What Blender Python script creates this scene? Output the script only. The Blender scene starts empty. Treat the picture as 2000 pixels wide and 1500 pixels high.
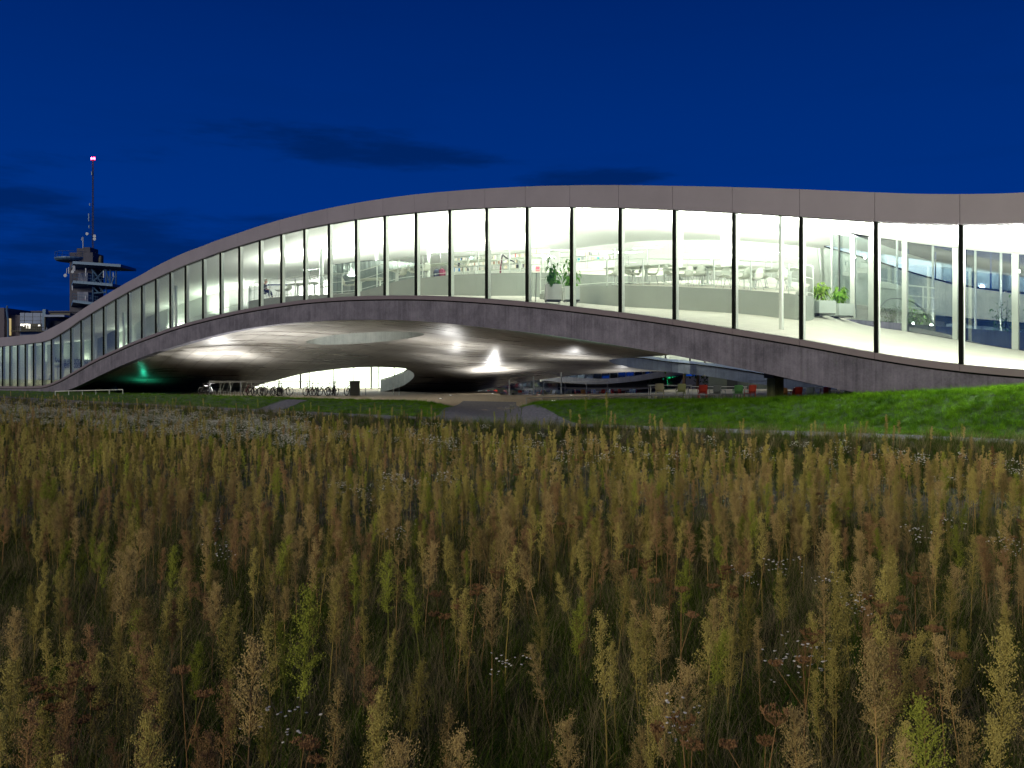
import bpy, bmesh, math, random
import numpy as np
from mathutils import Vector, Matrix, noise
R = math.radians
PI = math.pi
rnd = random.Random(7)
C = bpy.context.scene.collection
SC = bpy.context.scene

# ------------------------------------------------------------------ camera
EYE = 1.8
F = 1700.0            # focal length in pixels of a 2000 px wide frame
HOR = 730.0
cam = bpy.data.cameras.new('camera')
co = bpy.data.objects.new('camera', cam); C.objects.link(co)
co.location = (0, 0, EYE); co.rotation_euler = (R(90), 0, 0)
cam.sensor_width = 36.0; cam.lens = F/2000*36
cam.shift_y = -(750-HOR)/2000
cam.clip_start = 0.1; cam.clip_end = 3000
cam.dof.use_dof = True; cam.dof.focus_distance = 42; cam.dof.aperture_fstop = 10
SC.camera = co
SC.view_settings.view_transform = 'Standard'
SC.view_settings.look = 'None'
SC.view_settings.exposure = 0.0
SC.view_settings.gamma = 1.0
cy = SC.cycles
cy.use_denoising = True
cy.max_bounces = 7; cy.diffuse_bounces = 4; cy.glossy_bounces = 3
cy.transmission_bounces = 4; cy.transparent_max_bounces = 16
cy.sample_clamp_indirect = 4.0
cy.caustics_reflective = False; cy.caustics_refractive = False
cy.blur_glossy = 0.5

# ------------------------------------------------------------------ sky
W = bpy.data.worlds.new("World"); SC.world = W
W.use_nodes = True
nt = W.node_tree; nt.nodes.clear()
N = nt.nodes.new; L = nt.links.new
out = N('ShaderNodeOutputWorld'); bg = N('ShaderNodeBackground')
sky = N('ShaderNodeTexSky'); sky.sky_type = 'NISHITA'; sky.sun_disc = False
sky.sun_elevation = R(-3.0); sky.sun_rotation = R(200); sky.altitude = 400
tc = N('ShaderNodeTexCoord')
sep = N('ShaderNodeSeparateXYZ'); L(tc.outputs['Generated'], sep.inputs[0])
# deep blue hour: the sky texture graded to the saturated blue of the photograph
lum = N('ShaderNodeMix'); lum.data_type = 'RGBA'; lum.blend_type = 'MULTIPLY'; lum.inputs[0].default_value = 1
lum.inputs[7].default_value = (0.0, 0.10, 0.30, 1)
L(sky.outputs[0], lum.inputs[6])
add = N('ShaderNodeMix'); add.data_type = 'RGBA'; add.blend_type = 'ADD'; add.inputs[0].default_value = 1
L(lum.outputs[2], add.inputs[6])
ramp = N('ShaderNodeValToRGB')
cr = ramp.color_ramp
cr.elements[0].position = 0.0; cr.elements[0].color = (0.000, 0.038, 0.275, 1)
cr.elements[1].position = 0.45; cr.elements[1].color = (0.000, 0.009, 0.105, 1)
e = cr.elements.new(0.17); e.color = (0.000, 0.026, 0.215, 1)
L(sep.outputs[2], ramp.inputs[0]); L(ramp.outputs[0], add.inputs[7])
# clouds: long, low, dark banks
mp = N('ShaderNodeMapping'); mp.inputs['Scale'].default_value = (2.2, 2.2, 13.0)
mp.inputs['Location'].default_value = (0.35, 0.0, 0.18)
L(tc.outputs['Generated'], mp.inputs[0])
nz = N('ShaderNodeTexNoise'); nz.inputs['Scale'].default_value = 1.6; nz.inputs['Detail'].default_value = 7; nz.inputs['Roughness'].default_value = 0.6
L(mp.outputs[0], nz.inputs['Vector'])
m1 = N('ShaderNodeMapRange'); m1.inputs[1].default_value = 0.50; m1.inputs[2].default_value = 0.68; m1.interpolation_type = 'SMOOTHSTEP'
L(nz.outputs[0], m1.inputs[0])
def blob(cx, cz, rx, rz):
    """1 inside an ellipse of the sky round direction (cx, cz), fading out"""
    a = N('ShaderNodeMath'); a.operation = 'SUBTRACT'; L(sep.outputs[0], a.inputs[0]); a.inputs[1].default_value = cx
    b = N('ShaderNodeMath'); b.operation = 'DIVIDE'; L(a.outputs[0], b.inputs[0]); b.inputs[1].default_value = rx
    c = N('ShaderNodeMath'); c.operation = 'SUBTRACT'; L(sep.outputs[2], c.inputs[0]); c.inputs[1].default_value = cz
    d = N('ShaderNodeMath'); d.operation = 'DIVIDE'; L(c.outputs[0], d.inputs[0]); d.inputs[1].default_value = rz
    b2 = N('ShaderNodeMath'); b2.operation = 'MULTIPLY'; L(b.outputs[0], b2.inputs[0]); L(b.outputs[0], b2.inputs[1])
    d2 = N('ShaderNodeMath'); d2.operation = 'MULTIPLY_ADD'; L(d.outputs[0], d2.inputs[0]); L(d.outputs[0], d2.inputs[1]); L(b2.outputs[0], d2.inputs[2])
    nn = N('ShaderNodeMath'); nn.operation = 'MULTIPLY_ADD'; L(nz.outputs[0], nn.inputs[0]); nn.inputs[1].default_value = -7.0; L(d2.outputs[0], nn.inputs[2])
    m = N('ShaderNodeMapRange'); m.inputs[1].default_value = -2.5; m.inputs[2].default_value = -3.9; m.interpolation_type = 'SMOOTHSTEP'
    L(nn.outputs[0], m.inputs[0]); return m
bl = [blob(-0.175, 0.238, 0.16, 0.025), blob(0.075, 0.219, 0.08, 0.012), blob(-0.43, 0.142, 0.36, 0.075), blob(-0.44, 0.06, 0.3, 0.04)]
acc = bl[0]
for b in bl[1:]:
    mm = N('ShaderNodeMath'); mm.operation = 'MAXIMUM'; L(acc.outputs[0], mm.inputs[0]); L(b.outputs[0], mm.inputs[1]); acc = mm
soft = N('ShaderNodeMath'); soft.operation = 'MULTIPLY_ADD'; L(m1.outputs[0], soft.inputs[0]); soft.inputs[1].default_value = 0.10; L(acc.outputs[0], soft.inputs[2]); soft.use_clamp = True
cl = N('ShaderNodeMix'); cl.data_type = 'RGBA'
k = N('ShaderNodeMath'); k.operation = 'MULTIPLY'; k.inputs[1].default_value = 0.66; L(soft.outputs[0], k.inputs[0])
L(k.outputs[0], cl.inputs[0]); L(add.outputs[2], cl.inputs[6]); cl.inputs[7].default_value = (0.000, 0.012, 0.080, 1)
L(cl.outputs[2], bg.inputs[0]); bg.inputs[1].default_value = 1.0
L(bg.outputs[0], out.inputs[0])

# afterglow of the west sky behind the camera: one very soft warm sun
sl = bpy.data.lights.new('sun', 'SUN'); so = bpy.data.objects.new('sun', sl); C.objects.link(so)
sl.energy = 2.3; sl.angle = R(24); sl.color = (1.0, 0.87, 0.62)
so.rotation_euler = (R(68), 0, R(-40))

# ------------------------------------------------------------------ helpers
def link(o): C.objects.link(o); return o

def tag(o, label=None, cat=None, group=None, kind=None):
    if label: o['label'] = label
    if cat: o['category'] = cat
    if group: o['group'] = group
    if kind: o['kind'] = kind
    return o

class MB:
    """collects faces, then links them as one mesh object"""
    def __init__(s): s.v = []; s.f = []; s.m = []
    def add(s, vs, fs, mi=0):
        o = len(s.v); s.v += [tuple(p) for p in vs]; s.f += [tuple(i+o for i in f) for f in fs]; s.m += [mi]*len(fs); return s
    def box(s, c, d, rz=0, mi=0, M=None):
        x, y, z = d[0]/2, d[1]/2, d[2]/2
        vs = [(-x,-y,-z),(x,-y,-z),(x,y,-z),(-x,y,-z),(-x,-y,z),(x,-y,z),(x,y,z),(-x,y,z)]
        ca, sa = math.cos(rz), math.sin(rz)
        P = [(c[0]+a*ca-b*sa, c[1]+a*sa+b*ca, c[2]+q) for a, b, q in vs]
        if M: P = [M @ Vector(p) for p in P]
        return s.add(P, [(0,3,2,1),(4,5,6,7),(0,1,5,4),(1,2,6,5),(2,3,7,6),(3,0,4,7)], mi)
    def tube(s, pts, r, n=6, mi=0, cap=True):
        pts = [Vector(p) for p in pts]
        rs = r if isinstance(r, (list, tuple)) else [r]*len(pts)
        vs = []; fs = []
        prev = None
        for i, p in enumerate(pts):
            a = pts[max(i-1, 0)]; b = pts[min(i+1, len(pts)-1)]
            t = (b-a)
            if t.length < 1e-9: t = Vector((0,0,1))
            t.normalize()
            if prev is None:
                up = Vector((0,0,1)) if abs(t.z) < 0.9 else Vector((1,0,0))
                e1 = t.cross(up).normalized()
            else:
                e1 = (prev - t*prev.dot(t))
                if e1.length < 1e-6: e1 = t.orthogonal()
                e1.normalize()
            prev = e1; e2 = t.cross(e1)
            for j in range(n):
                q = 2*PI*j/n
                vs.append(p + (e1*math.cos(q) + e2*math.sin(q))*rs[i])
        for i in range(len(pts)-1):
            for j in range(n):
                a = i*n+j; b = i*n+(j+1) % n
                fs.append((a, a+n, b+n, b))
        if cap:
            fs.append(tuple(range(n))); fs.append(tuple(reversed(range((len(pts)-1)*n, len(pts)*n))))
        return s.add(vs, fs, mi)
    def lathe(s, prof, c=(0,0,0), n=16, mi=0):
        vs = []; fs = []
        for r, z in prof:
            for j in range(n):
                a = 2*PI*j/n; vs.append((c[0]+r*math.cos(a), c[1]+r*math.sin(a), c[2]+z))
        for i in range(len(prof)-1):
            for j in range(n):
                a = i*n+j; b = i*n+(j+1) % n
                fs.append((a, b, b+n, a+n))
        fs.append(tuple(reversed(range(n)))); fs.append(tuple(range((len(prof)-1)*n, len(prof)*n)))
        return s.add(vs, fs, mi)
    def torus(s, c, R0, r, axis='y', n=28, k=6, mi=0, M=None):
        vs = []; fs = []
        for i in range(n):
            a = 2*PI*i/n
            for j in range(k):
                b = 2*PI*j/k
                q = R0 + r*math.cos(b); h = r*math.sin(b)
                p = (q*math.cos(a), h, q*math.sin(a)) if axis == 'y' else (q*math.cos(a), q*math.sin(a), h)
                p = Vector(p)+Vector(c)
                vs.append(M @ p if M else p)
        for i in range(n):
            for j in range(k):
                fs.append((i*k+j, i*k+(j+1) % k, ((i+1) % n)*k+(j+1) % k, ((i+1) % n)*k+j))
        return s.add(vs, fs, mi)
    def ribbon(s, bot, top, thick, nrm=None, mi=0):
        """vertical slab following a polyline: bot/top lists of points, thickness along nrm (list or vector)"""
        n = len(bot); vs = []
        for i in range(n):
            w = Vector(nrm[i] if isinstance(nrm, list) else nrm) * thick
            b, t = Vector(bot[i]), Vector(top[i])
            vs += [b, t, t+w, b+w]
        fs = []
        for i in range(n-1):
            a = 4*i; b = 4*(i+1)
            for j in range(4):
                fs.append((a+j, b+j, b+(j+1) % 4, a+(j+1) % 4))
        fs.append((0,1,2,3)); fs.append((4*n-1,4*n-2,4*n-3,4*n-4))
        return s.add(vs, fs, mi)
    def build(s, name, mats, parent=None, smooth=False, loc=None):
        me = bpy.data.meshes.new(name)
        me.from_pydata(s.v, [], s.f)
        for m in (mats if isinstance(mats, (list, tuple)) else [mats]): me.materials.append(m)
        if any(s.m): me.polygons.foreach_set('material_index', s.m)
        if smooth: me.polygons.foreach_set('use_smooth', [True]*len(s.f))
        me.update()
        bm = bmesh.new(); bm.from_mesh(me); bmesh.ops.recalc_face_normals(bm, faces=bm.faces); bm.to_mesh(me); bm.free()
        o = bpy.data.objects.new(name, me); link(o)
        if parent: o.parent = parent
        if loc: o.location = loc
        return o

def empty(name, loc=(0,0,0), rz=0):
    o = link(bpy.data.objects.new(name, None)); o.location = loc; o.rotation_euler = (0,0,rz); o.empty_display_size = 0.2
    return o

def copy_tree(o, parent=None):
    c = o.copy(); C.objects.link(c); c.parent = parent
    for ch in [q for q in o.children]: copy_tree(ch, c)
    return c

def mat(name, col, rough=0.6, metal=0.0, var=0.0, vscale=3.0, stretch=(1,1,1), bump=0.0, col2=None, spec=0.5, detail=5, trans=0.0, emit=None, estr=0):
    m = bpy.data.materials.new(name); m.use_nodes = True
    nt = m.node_tree; b = nt.nodes['Principled BSDF']
    b.inputs['Base Color'].default_value = (*col, 1); b.inputs['Roughness'].default_value = rough
    b.inputs['Metallic'].default_value = metal; b.inputs['Specular IOR Level'].default_value = spec
    if emit: b.inputs['Emission Color'].default_value = (*emit, 1); b.inputs['Emission Strength'].default_value = estr
    if var or bump:
        t = nt.nodes.new('ShaderNodeTexCoord'); mp = nt.nodes.new('ShaderNodeMapping'); mp.inputs['Scale'].default_value = stretch
        nz = nt.nodes.new('ShaderNodeTexNoise'); nz.inputs['Scale'].default_value = vscale; nz.inputs['Detail'].default_value = detail; nz.inputs['Roughness'].default_value = 0.6
        nt.links.new(t.outputs['Object'], mp.inputs[0]); nt.links.new(mp.outputs[0], nz.inputs['Vector'])
        if var:
            r = nt.nodes.new('ShaderNodeValToRGB')
            c2 = col2 or tuple(min(1, c*(1+var)) for c in col); c1 = tuple(c*(1-var) for c in col) if not col2 else col
            r.color_ramp.elements[0].position = 0.33; r.color_ramp.elements[0].color = (*c1, 1)
            r.color_ramp.elements[1].position = 0.67; r.color_ramp.elements[1].color = (*c2, 1)
            nt.links.new(nz.outputs[0], r.inputs[0]); nt.links.new(r.outputs[0], b.inputs['Base Color'])
        if bump:
            bp = nt.nodes.new('ShaderNodeBump'); bp.inputs['Strength'].default_value = bump; bp.inputs['Distance'].default_value = 0.02
            nt.links.new(nz.outputs[0], bp.inputs['Height']); nt.links.new(bp.outputs[0], b.inputs['Normal'])
    return m

def foliage(name, col, col2, rough=0.7, tr=0.35, scale=1.3, fine=0.9):
    """leaf: diffuse + translucent, tone varies from plant to plant and through each plant"""
    m = bpy.data.materials.new(name); m.use_nodes = True; nt = m.node_tree; nt.nodes.clear()
    o = nt.nodes.new('ShaderNodeOutputMaterial'); d = nt.nodes.new('ShaderNodeBsdfDiffuse'); t = nt.nodes.new('ShaderNodeBsdfTranslucent')
    mx = nt.nodes.new('ShaderNodeMixShader'); mx.inputs[0].default_value = tr
    g = nt.nodes.new('ShaderNodeNewGeometry'); nz = nt.nodes.new('ShaderNodeTexNoise'); nz.inputs['Scale'].default_value = scale; nz.inputs['Detail'].default_value = 4
    oi = nt.nodes.new('ShaderNodeObjectInfo')
    ad = nt.nodes.new('ShaderNodeMath'); ad.operation = 'MULTIPLY_ADD'; ad.inputs[1].default_value = 0.55
    nt.links.new(g.outputs['Position'], nz.inputs['Vector'])
    nf = nt.nodes.new('ShaderNodeTexNoise'); nf.inputs['Scale'].default_value = 70; nf.inputs['Detail'].default_value = 2
    tcx = nt.nodes.new('ShaderNodeTexCoord'); nt.links.new(tcx.outputs['Object'], nf.inputs['Vector'])
    a3 = nt.nodes.new('ShaderNodeMath'); a3.operation = 'MULTIPLY_ADD'; a3.inputs[1].default_value = fine; nt.links.new(nf.outputs[0], a3.inputs[0])
    a4 = nt.nodes.new('ShaderNodeMath'); a4.operation = 'SUBTRACT'; a4.inputs[1].default_value = fine*0.5; nt.links.new(nz.outputs[0], a4.inputs[0]); nt.links.new(a4.outputs[0], a3.inputs[2])
    nt.links.new(oi.outputs['Random'], ad.inputs[0]); nt.links.new(a3.outputs[0], ad.inputs[2])
    r = nt.nodes.new('ShaderNodeValToRGB'); r.color_ramp.elements[0].position = 0.42; r.color_ramp.elements[0].color = (*col, 1)
    r.color_ramp.elements[1].position = 1.1 if False else 1.0; r.color_ramp.elements[1].color = (*col2, 1)
    nt.links.new(ad.outputs[0], r.inputs[0]); nt.links.new(r.outputs[0], d.inputs[0]); nt.links.new(r.outputs[0], t.inputs[0])
    nt.links.new(d.outputs[0], mx.inputs[1]); nt.links.new(t.outputs[0], mx.inputs[2]); nt.links.new(mx.outputs[0], o.inputs[0])
    return m

def glassmat(name, tint=(0.95, 0.965, 0.95), refl=1.0, rough=0.0, ior=1.5, base=0.0):
    m = bpy.data.materials.new(name); m.use_nodes = True; nt = m.node_tree; nt.nodes.clear()
    o = nt.nodes.new('ShaderNodeOutputMaterial'); t = nt.nodes.new('ShaderNodeBsdfTransparent'); t.inputs[0].default_value = (*tint, 1)
    g = nt.nodes.new('ShaderNodeBsdfGlossy'); g.inputs['Roughness'].default_value = rough; g.inputs[0].default_value = (refl, refl, refl, 1)
    fr = nt.nodes.new('ShaderNodeFresnel'); 
    ge = nt.nodes.new('ShaderNodeNewGeometry'); mi = nt.nodes.new('ShaderNodeMapRange'); mi.inputs[3].default_value = ior; mi.inputs[4].default_value = 1/ior
    nt.links.new(ge.outputs['Backfacing'], mi.inputs[0]); nt.links.new(mi.outputs[0], fr.inputs[0])
    md = nt.nodes.new('ShaderNodeMath'); md.operation = 'MULTIPLY_ADD'; md.inputs[1].default_value = 1-base; md.inputs[2].default_value = base
    nt.links.new(fr.outputs[0], md.inputs[0])
    mx = nt.nodes.new('ShaderNodeMixShader'); nt.links.new(md.outputs[0], mx.inputs[0]); nt.links.new(t.outputs[0], mx.inputs[1]); nt.links.new(g.outputs[0], mx.inputs[2])
    nt.links.new(mx.outputs[0], o.inputs[0])
    return m

def lamp(name, kind, loc, energy, col=(1,1,1), size=0.1, sy=None, rot=(0,0,0), spot=None, blend=0.5, parent=None):
    l = bpy.data.lights.new(name, kind); l.energy = energy; l.color = col
    if kind == 'AREA':
        l.size = size
        if sy: l.shape = 'RECTANGLE'; l.size_y = sy
    else: l.shadow_soft_size = size
    if kind == 'SPOT': l.spot_size = spot or R(120); l.spot_blend = blend
    o = bpy.data.objects.new(name, l); link(o); o.location = loc; o.rotation_euler = rot
    if parent: o.parent = parent
    return o

# ------------------------------------------------------------------ the place: facade line and its heights
D0 = 25.2
BX, BY = 1735.0, 1700.0
_l = math.hypot(BX, BY)
DX, DY = -BX/_l, BY/_l                 # along the facade, away to the left
NX, NY = BY/_l, BX/_l                  # square to it, into the building
P0 = Vector(((1877-1000)/F*D0, D0, 0))
KN = P0.x*NX + P0.y*NY

def Dv(x, v): return (KN+v)/((x-1000)/F*NX + NY)
def at(x, y, v):
    d = Dv(x, v); return Vector(((x-1000)/F*d, d, EYE-(y-HOR)*d/F))
def atD(x, y, d): return Vector(((x-1000)/F*d, d, EYE-(y-HOR)*d/F))
def xy(x, v):
    d = Dv(x, v); return ((x-1000)/F*d, d)
def uv_of(X, Y): return ((X-P0.x)*DX+(Y-P0.y)*DY, X*NX+Y*NY-KN)
def XY(u, v): return (P0.x+DX*u+NX*v, P0.y+DY*u+NY*v)
def ux(x): X, Y = xy(x, 0); return uv_of(X, Y)[0]

def curve(tab):
    xs = [a for a, b in tab]; ys = [b for a, b in tab]
    if xs[0] > xs[-1]: xs = xs[::-1]; ys = ys[::-1]
    n = len(xs); m = [0]*n
    for i in range(n):
        if 0 < i < n-1:
            d1 = (ys[i]-ys[i-1])/(xs[i]-xs[i-1]); d2 = (ys[i+1]-ys[i])/(xs[i+1]-xs[i]); m[i] = (d1*(xs[i+1]-xs[i])+d2*(xs[i]-xs[i-1]))/(xs[i+1]-xs[i-1])
        elif i == 0: m[i] = (ys[1]-ys[0])/(xs[1]-xs[0])
        else: m[i] = (ys[-1]-ys[-2])/(xs[-1]-xs[-2])
    def f(x):
        if x <= xs[0]: return ys[0]
        if x >= xs[-1]: return ys[-1]
        lo = 0
        while xs[lo+1] < x: lo += 1
        h = xs[lo+1]-xs[lo]; t = (x-xs[lo])/h
        return ((2*t**3-3*t*t+1)*ys[lo] + (t**3-2*t*t+t)*h*m[lo] + (-2*t**3+3*t*t)*ys[lo+1] + (t**3-t*t)*h*m[lo+1])
    return f

GTp = [(0,677),(34,674),(65,670),(82,668),(100,663),(118,653),(138,640.6),(158,626),(179,613),(202,599),(226,585),(250,571.5),(277,557.5),(305,544.5),(333,531.5),(364,518),(396,506),(430,493.5),(467,481.5),(507,469.5),(549,458),(594,447.5),(642,438),(695,429),(751,421.8),(812,415.5),(878,410),(950,406.4),(1029,404.6),(1116,404.6),(1211,406.3),(1317,410),(1433,415.5),(1564,423.3),(1711,433),(1800,437.5),(1876,438.8),(2000,437),(2200,420),(2500,380)]
GBp = [(0,754),(65,754),(82,753),(100,748.6),(118,741),(138,730),(158,718.6),(179,706),(202,694.6),(226,683.6),(250,672.6),(277,661.6),(304,651.6),(331,641.8),(362,632),(395,623.3),(430,614.6),(467,606.2),(507,598.8),(549,592),(593,586),(642,581.4),(695,578.4),(751,576.9),(811,576.8),(878,578.7),(950,582.9),(1029,589.2),(1116,598),(1211,609.3),(1317,623.7),(1433,641.6),(1564,662.5),(1711,688.5),(1800,702),(1876,711),(2000,721.7),(2200,732),(2500,740)]
FTp = [(0,659.5),(48,655),(80,651),(101,641),(117,633),(139,620.5),(160,606.5),(180,593.5),(203,579.5),(227,565.5),(251,551.5),(277,537.5),(305,521.5),(333,507.5),(365,493),(396,481.5),(430,468.5),(467,456),(507,442.5),(549,430),(596,418),(643,407.5),(695,397.5),(751,388.5),(812,380.5),(879,374.3),(950,369),(1029,365),(1115,362.8),(1212,362.3),(1316,363.8),(1434,366.3),(1565,370.5),(1711,376.5),(1800,379.5),(1876,380),(2000,377),(2200,355),(2500,300)]
CBp = [(0,772),(60,772),(100,771),(140,759),(200,731),(240,712.5),(280,696.5),(320,682.5),(360,671),(400,659.6),(472,643.5),(518,636.3),(587,629),(656,625.3),(725,624.4),(794,626),(840,628.8),(930,638),(1040,650.3),(1150,665.7),(1260,683.8),(1315,694),(1396,709.8),(1504,731.2),(1585,749.5),(1686,769),(1800,790),(2000,820),(2500,850)]
def zc(tab):
    t = []
    for x, y in tab:
        p = at(x, y, 0); t.append((ux(x), p.z))
    return curve(t)
zGT, zGB, zFT, zCB = zc(GTp), zc(GBp), zc(FTp), zc(CBp)
BAY = None
_us = [ux(x) for x in (1877, 1316.7, 812, 396)]
BAY = (_us[3]-_us[0])/19.0
NB0, NB1 = -4, 44
def rise(v): return 0.15*v if v < 8 else 1.2+0.6*(1-math.exp(-(v-8)/4.0))
SL = curve([(0,.25),(300,.3),(700,.5),(880,.42),(950,.38),(1020,.42),(1080,.3),(1140,.24),(1206,.22),(1312,.34),(1426,.5),(1514,.6),(1600,.6),(1680,.36),(1768,.33),(1983,.28),(2500,.28)])
SLC = curve([(0,.35),(300,.5),(800,.9),(1400,.8),(1600,.5),(1700,.33),(2500,.3)])
def colx(u, v):
    X, Y = XY(u, v); return 1000+F*X/Y
def zfloor(u, v): return zGB(u)+rise(v)*SL(colx(u, v))
def zceil(u, v): return zGT(u)+rise(v)*SLC(colx(u, v))
def vfloor(x, y):
    """how far behind the facade the pixel (x,y) meets the interior floor"""
    lo, hi = 0.0, 26.0
    def g(v):
        p = at(x, y, v); u, _ = uv_of(p.x, p.y); return p.z - zfloor(u, v)
    a = g(lo)
    if a < 0: return 0.3
    for _ in range(40):
        m = (lo+hi)/2
        if g(m) > 0: hi, lo = hi, lo; 
        if (g(m) > 0) == (a > 0): lo = m
        else: hi = m
    return (lo+hi)/2

# ------------------------------------------------------------------ materials
M = {}
M['fascia'] = mat('aluminium_panel', (0.215, 0.205, 0.235), 0.5, 0.1, var=0.07, vscale=0.5)
M['sill'] = mat('aluminium_sill', (0.15, 0.13, 0.145), 0.5, 0.1, var=0.05)
M['black'] = mat('black_gasket', (0.004, 0.006, 0.005), 0.8, spec=0.1)
M['fin'] = mat('pale_fin', (0.62, 0.66, 0.60), 0.4, 0.2)
M['glass'] = glassmat('clear_glass', refl=0.7)
M['white'] = mat('white_paint', (0.82, 0.86, 0.80), 0.6, var=0.02)
M['ceiling'] = mat('ceiling_paint', (0.82, 0.85, 0.80), 0.7, var=0.03, vscale=0.3, bump=0.0)
M['carpet'] = mat('pale_floor', (0.60, 0.595, 0.53), 0.8, var=0.06, vscale=1.5)
M['parapet'] = mat('parapet_paint', (0.205, 0.23, 0.205), 0.7, var=0.05, vscale=0.8)
M['rail'] = mat('white_steel', (0.68, 0.74, 0.68), 0.35, 0.3)
M['steel'] = mat('dull_steel', (0.30, 0.31, 0.31), 0.35, 0.8)
M['shellchair'] = mat('chair_shell', (0.62, 0.66, 0.58), 0.45)
M['tabletop'] = mat('table_top', (0.48, 0.53, 0.46), 0.5)
M['planter'] = mat('planter_metal', (0.50, 0.56, 0.54), 0.5, var=0.03)
M['trim'] = mat('dark_trim', (0.03, 0.035, 0.03), 0.6)
M['sand'] = mat('sandy_paving', (0.30, 0.25, 0.18), 0.85, var=0.25, vscale=6, bump=0.3)
M['gravel'] = mat('gravel', (0.10, 0.105, 0.14), 0.95, var=0.5, vscale=9, bump=0.9, detail=8)
M['soil'] = mat('dark_soil', (0.022, 0.024, 0.012), 0.95, var=0.5, vscale=4, bump=0.6)
M['turf'] = mat('turf_soil', (0.02, 0.06, 0.008), 0.95, var=0.5, vscale=5, bump=0.6)

def concrete(name, c1, c2, streak=True, rough=0.75, gloss_noise=False, seams=None):
    m = bpy.data.materials.new(name); m.use_nodes = True; nt = m.node_tree; b = nt.nodes['Principled BSDF']
    n = nt.nodes.new; l = nt.links.new
    t = n('ShaderNodeTexCoord')
    a = n('ShaderNodeTexNoise'); a.inputs['Scale'].default_value = 0.9; a.inputs['Detail'].default_value = 10; a.inputs['Roughness'].default_value = 0.74
    l(t.outputs['Object'], a.inputs['Vector'])
    mp = n('ShaderNodeMapping'); mp.inputs['Scale'].default_value = (5.5, 5.5, 0.16)
    l(t.outputs['Object'], mp.inputs[0])
    s = n('ShaderNodeTexNoise'); s.inputs['Scale'].default_value = 1.4; s.inputs['Detail'].default_value = 5; s.inputs['Roughness'].default_value = 0.7
    l(mp.outputs[0], s.inputs['Vector'])
    f = n('ShaderNodeTexNoise'); f.inputs['Scale'].default_value = 18; f.inputs['Detail'].default_value = 4
    l(t.outputs['Object'], f.inputs['Vector'])
    ad = n('ShaderNodeMath'); ad.operation = 'MULTIPLY_ADD'; ad.inputs[1].default_value = 0.5 if streak else 0.0
    l(s.outputs[0], ad.inputs[0]); l(a.outputs[0], ad.inputs[2])
    a2 = n('ShaderNodeMath'); a2.operation = 'MULTIPLY_ADD'; a2.inputs[1].default_value = 0.25
    l(f.outputs[0], a2.inputs[0]); l(ad.outputs[0], a2.inputs[2])
    r = n('ShaderNodeValToRGB'); base = 0.5+0.125+(0.25 if streak else 0)
    mr = n('ShaderNodeMapRange'); mr.inputs[1].default_value = base-0.20; mr.inputs[2].default_value = base+0.20
    l(a2.outputs[0], mr.inputs[0])
    r.color_ramp.elements[0].color = (*c1, 1); r.color_ramp.elements[1].color = (*c2, 1)
    l(mr.outputs[0], r.inputs[0]); l(r.outputs[0], b.inputs['Base Color'])
    b.inputs['Roughness'].default_value = rough
    bp = n('ShaderNodeBump'); bp.inputs['Strength'].default_value = 0.35; bp.inputs['Distance'].default_value = 0.01
    l(f.outputs[0], bp.inputs['Height']); l(bp.outputs[0], b.inputs['Normal'])
    return m
M['concrete'] = concrete('cast_concrete', (0.046, 0.046, 0.068), (0.150, 0.147, 0.198))
M['concrete_pale'] = concrete('pale_concrete', (0.26, 0.29, 0.27), (0.42, 0.45, 0.42))
# ================================================================== GROUND
CRX = curve([(-900,0.05),(0,0.12),(100,0.15),(300,0.26),(450,0.33),(700,0.36),(850,0.33),(885,0.17),(1005,0.17),(1035,0.45),(1110,0.62),(1200,0.72),(1400,0.82),(1600,1.0),(1700,1.14),(1850,1.26),(2000,1.42),(2200,1.6),(2600,1.7)])
BSX = curve([(-900,0.0),(200,0.02),(700,0.12),(1000,0.18),(1200,0.30),(1500,0.40),(2600,0.45)])
PVX = curve([(-900,-7.6),(100,-7.3),(550,-6.1),(900,-5.3),(1200,-4.9),(1400,-4.7),(1850,-4.1),(2600,-3.9)])   # v of the path's middle
def sstep(a, b, x):
    t = max(0, min(1, (x-a)/(b-a))); return t*t*(3-2*t)
def ground(X, Y):
    u, v = uv_of(X, Y)
    x = 1000+F*X/max(Y, 2.0); x = max(-900, min(2600, x))
    base = BSX(x); pv = PVX(x)
    g = base*sstep(pv-1, 3, v)
    pz = 0.05+0.12*sstep(900, 1800, x)
    cr = CRX(x)
    if v > pv+0.7:
        g = pz + (cr-pz)*sstep(pv+0.7, -0.9, v) if v < -0.3 else base+(cr-base)*(1-sstep(0.6, 5.0, v))
    elif v > pv-0.7: g = pz
    else:
        g = pz - 0.80*sstep(pv-0.7, pv-3.0, v) if False else pz-0.80*(1-sstep(pv-3.2, pv-0.7, v))
        g += 0.05*noise.noise(Vector((X*0.35, Y*0.35, 3.1)))
    far = sstep(78, 100, Y)
    g = g*(1-far)
    y0_ = 83-16.5*sstep(968, 985, x)
    pit = sstep(900, 925, x)*(1-sstep(1275, 1300, x))*sstep(y0_, y0_+1, Y)*(1-sstep(118, 126, Y))
    return g-0.80*pit
def conform(name, pts_rows, material, lift, kind='structure', parent=None, smooth=True):
    mb = MB(); n = len(pts_rows[0])
    for row in pts_rows:
        for (X, Y) in row: mb.v.append((X, Y, ground(X, Y)+lift))
    for i in range(len(pts_rows)-1):
        for j in range(n-1):
            a = i*n+j; mb.f.append((a, a+1, a+n+1, a+n)); mb.m.append(0)
    o = mb.build(name, material, parent, smooth=smooth)
    if kind: o['kind'] = kind
    return o
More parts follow.
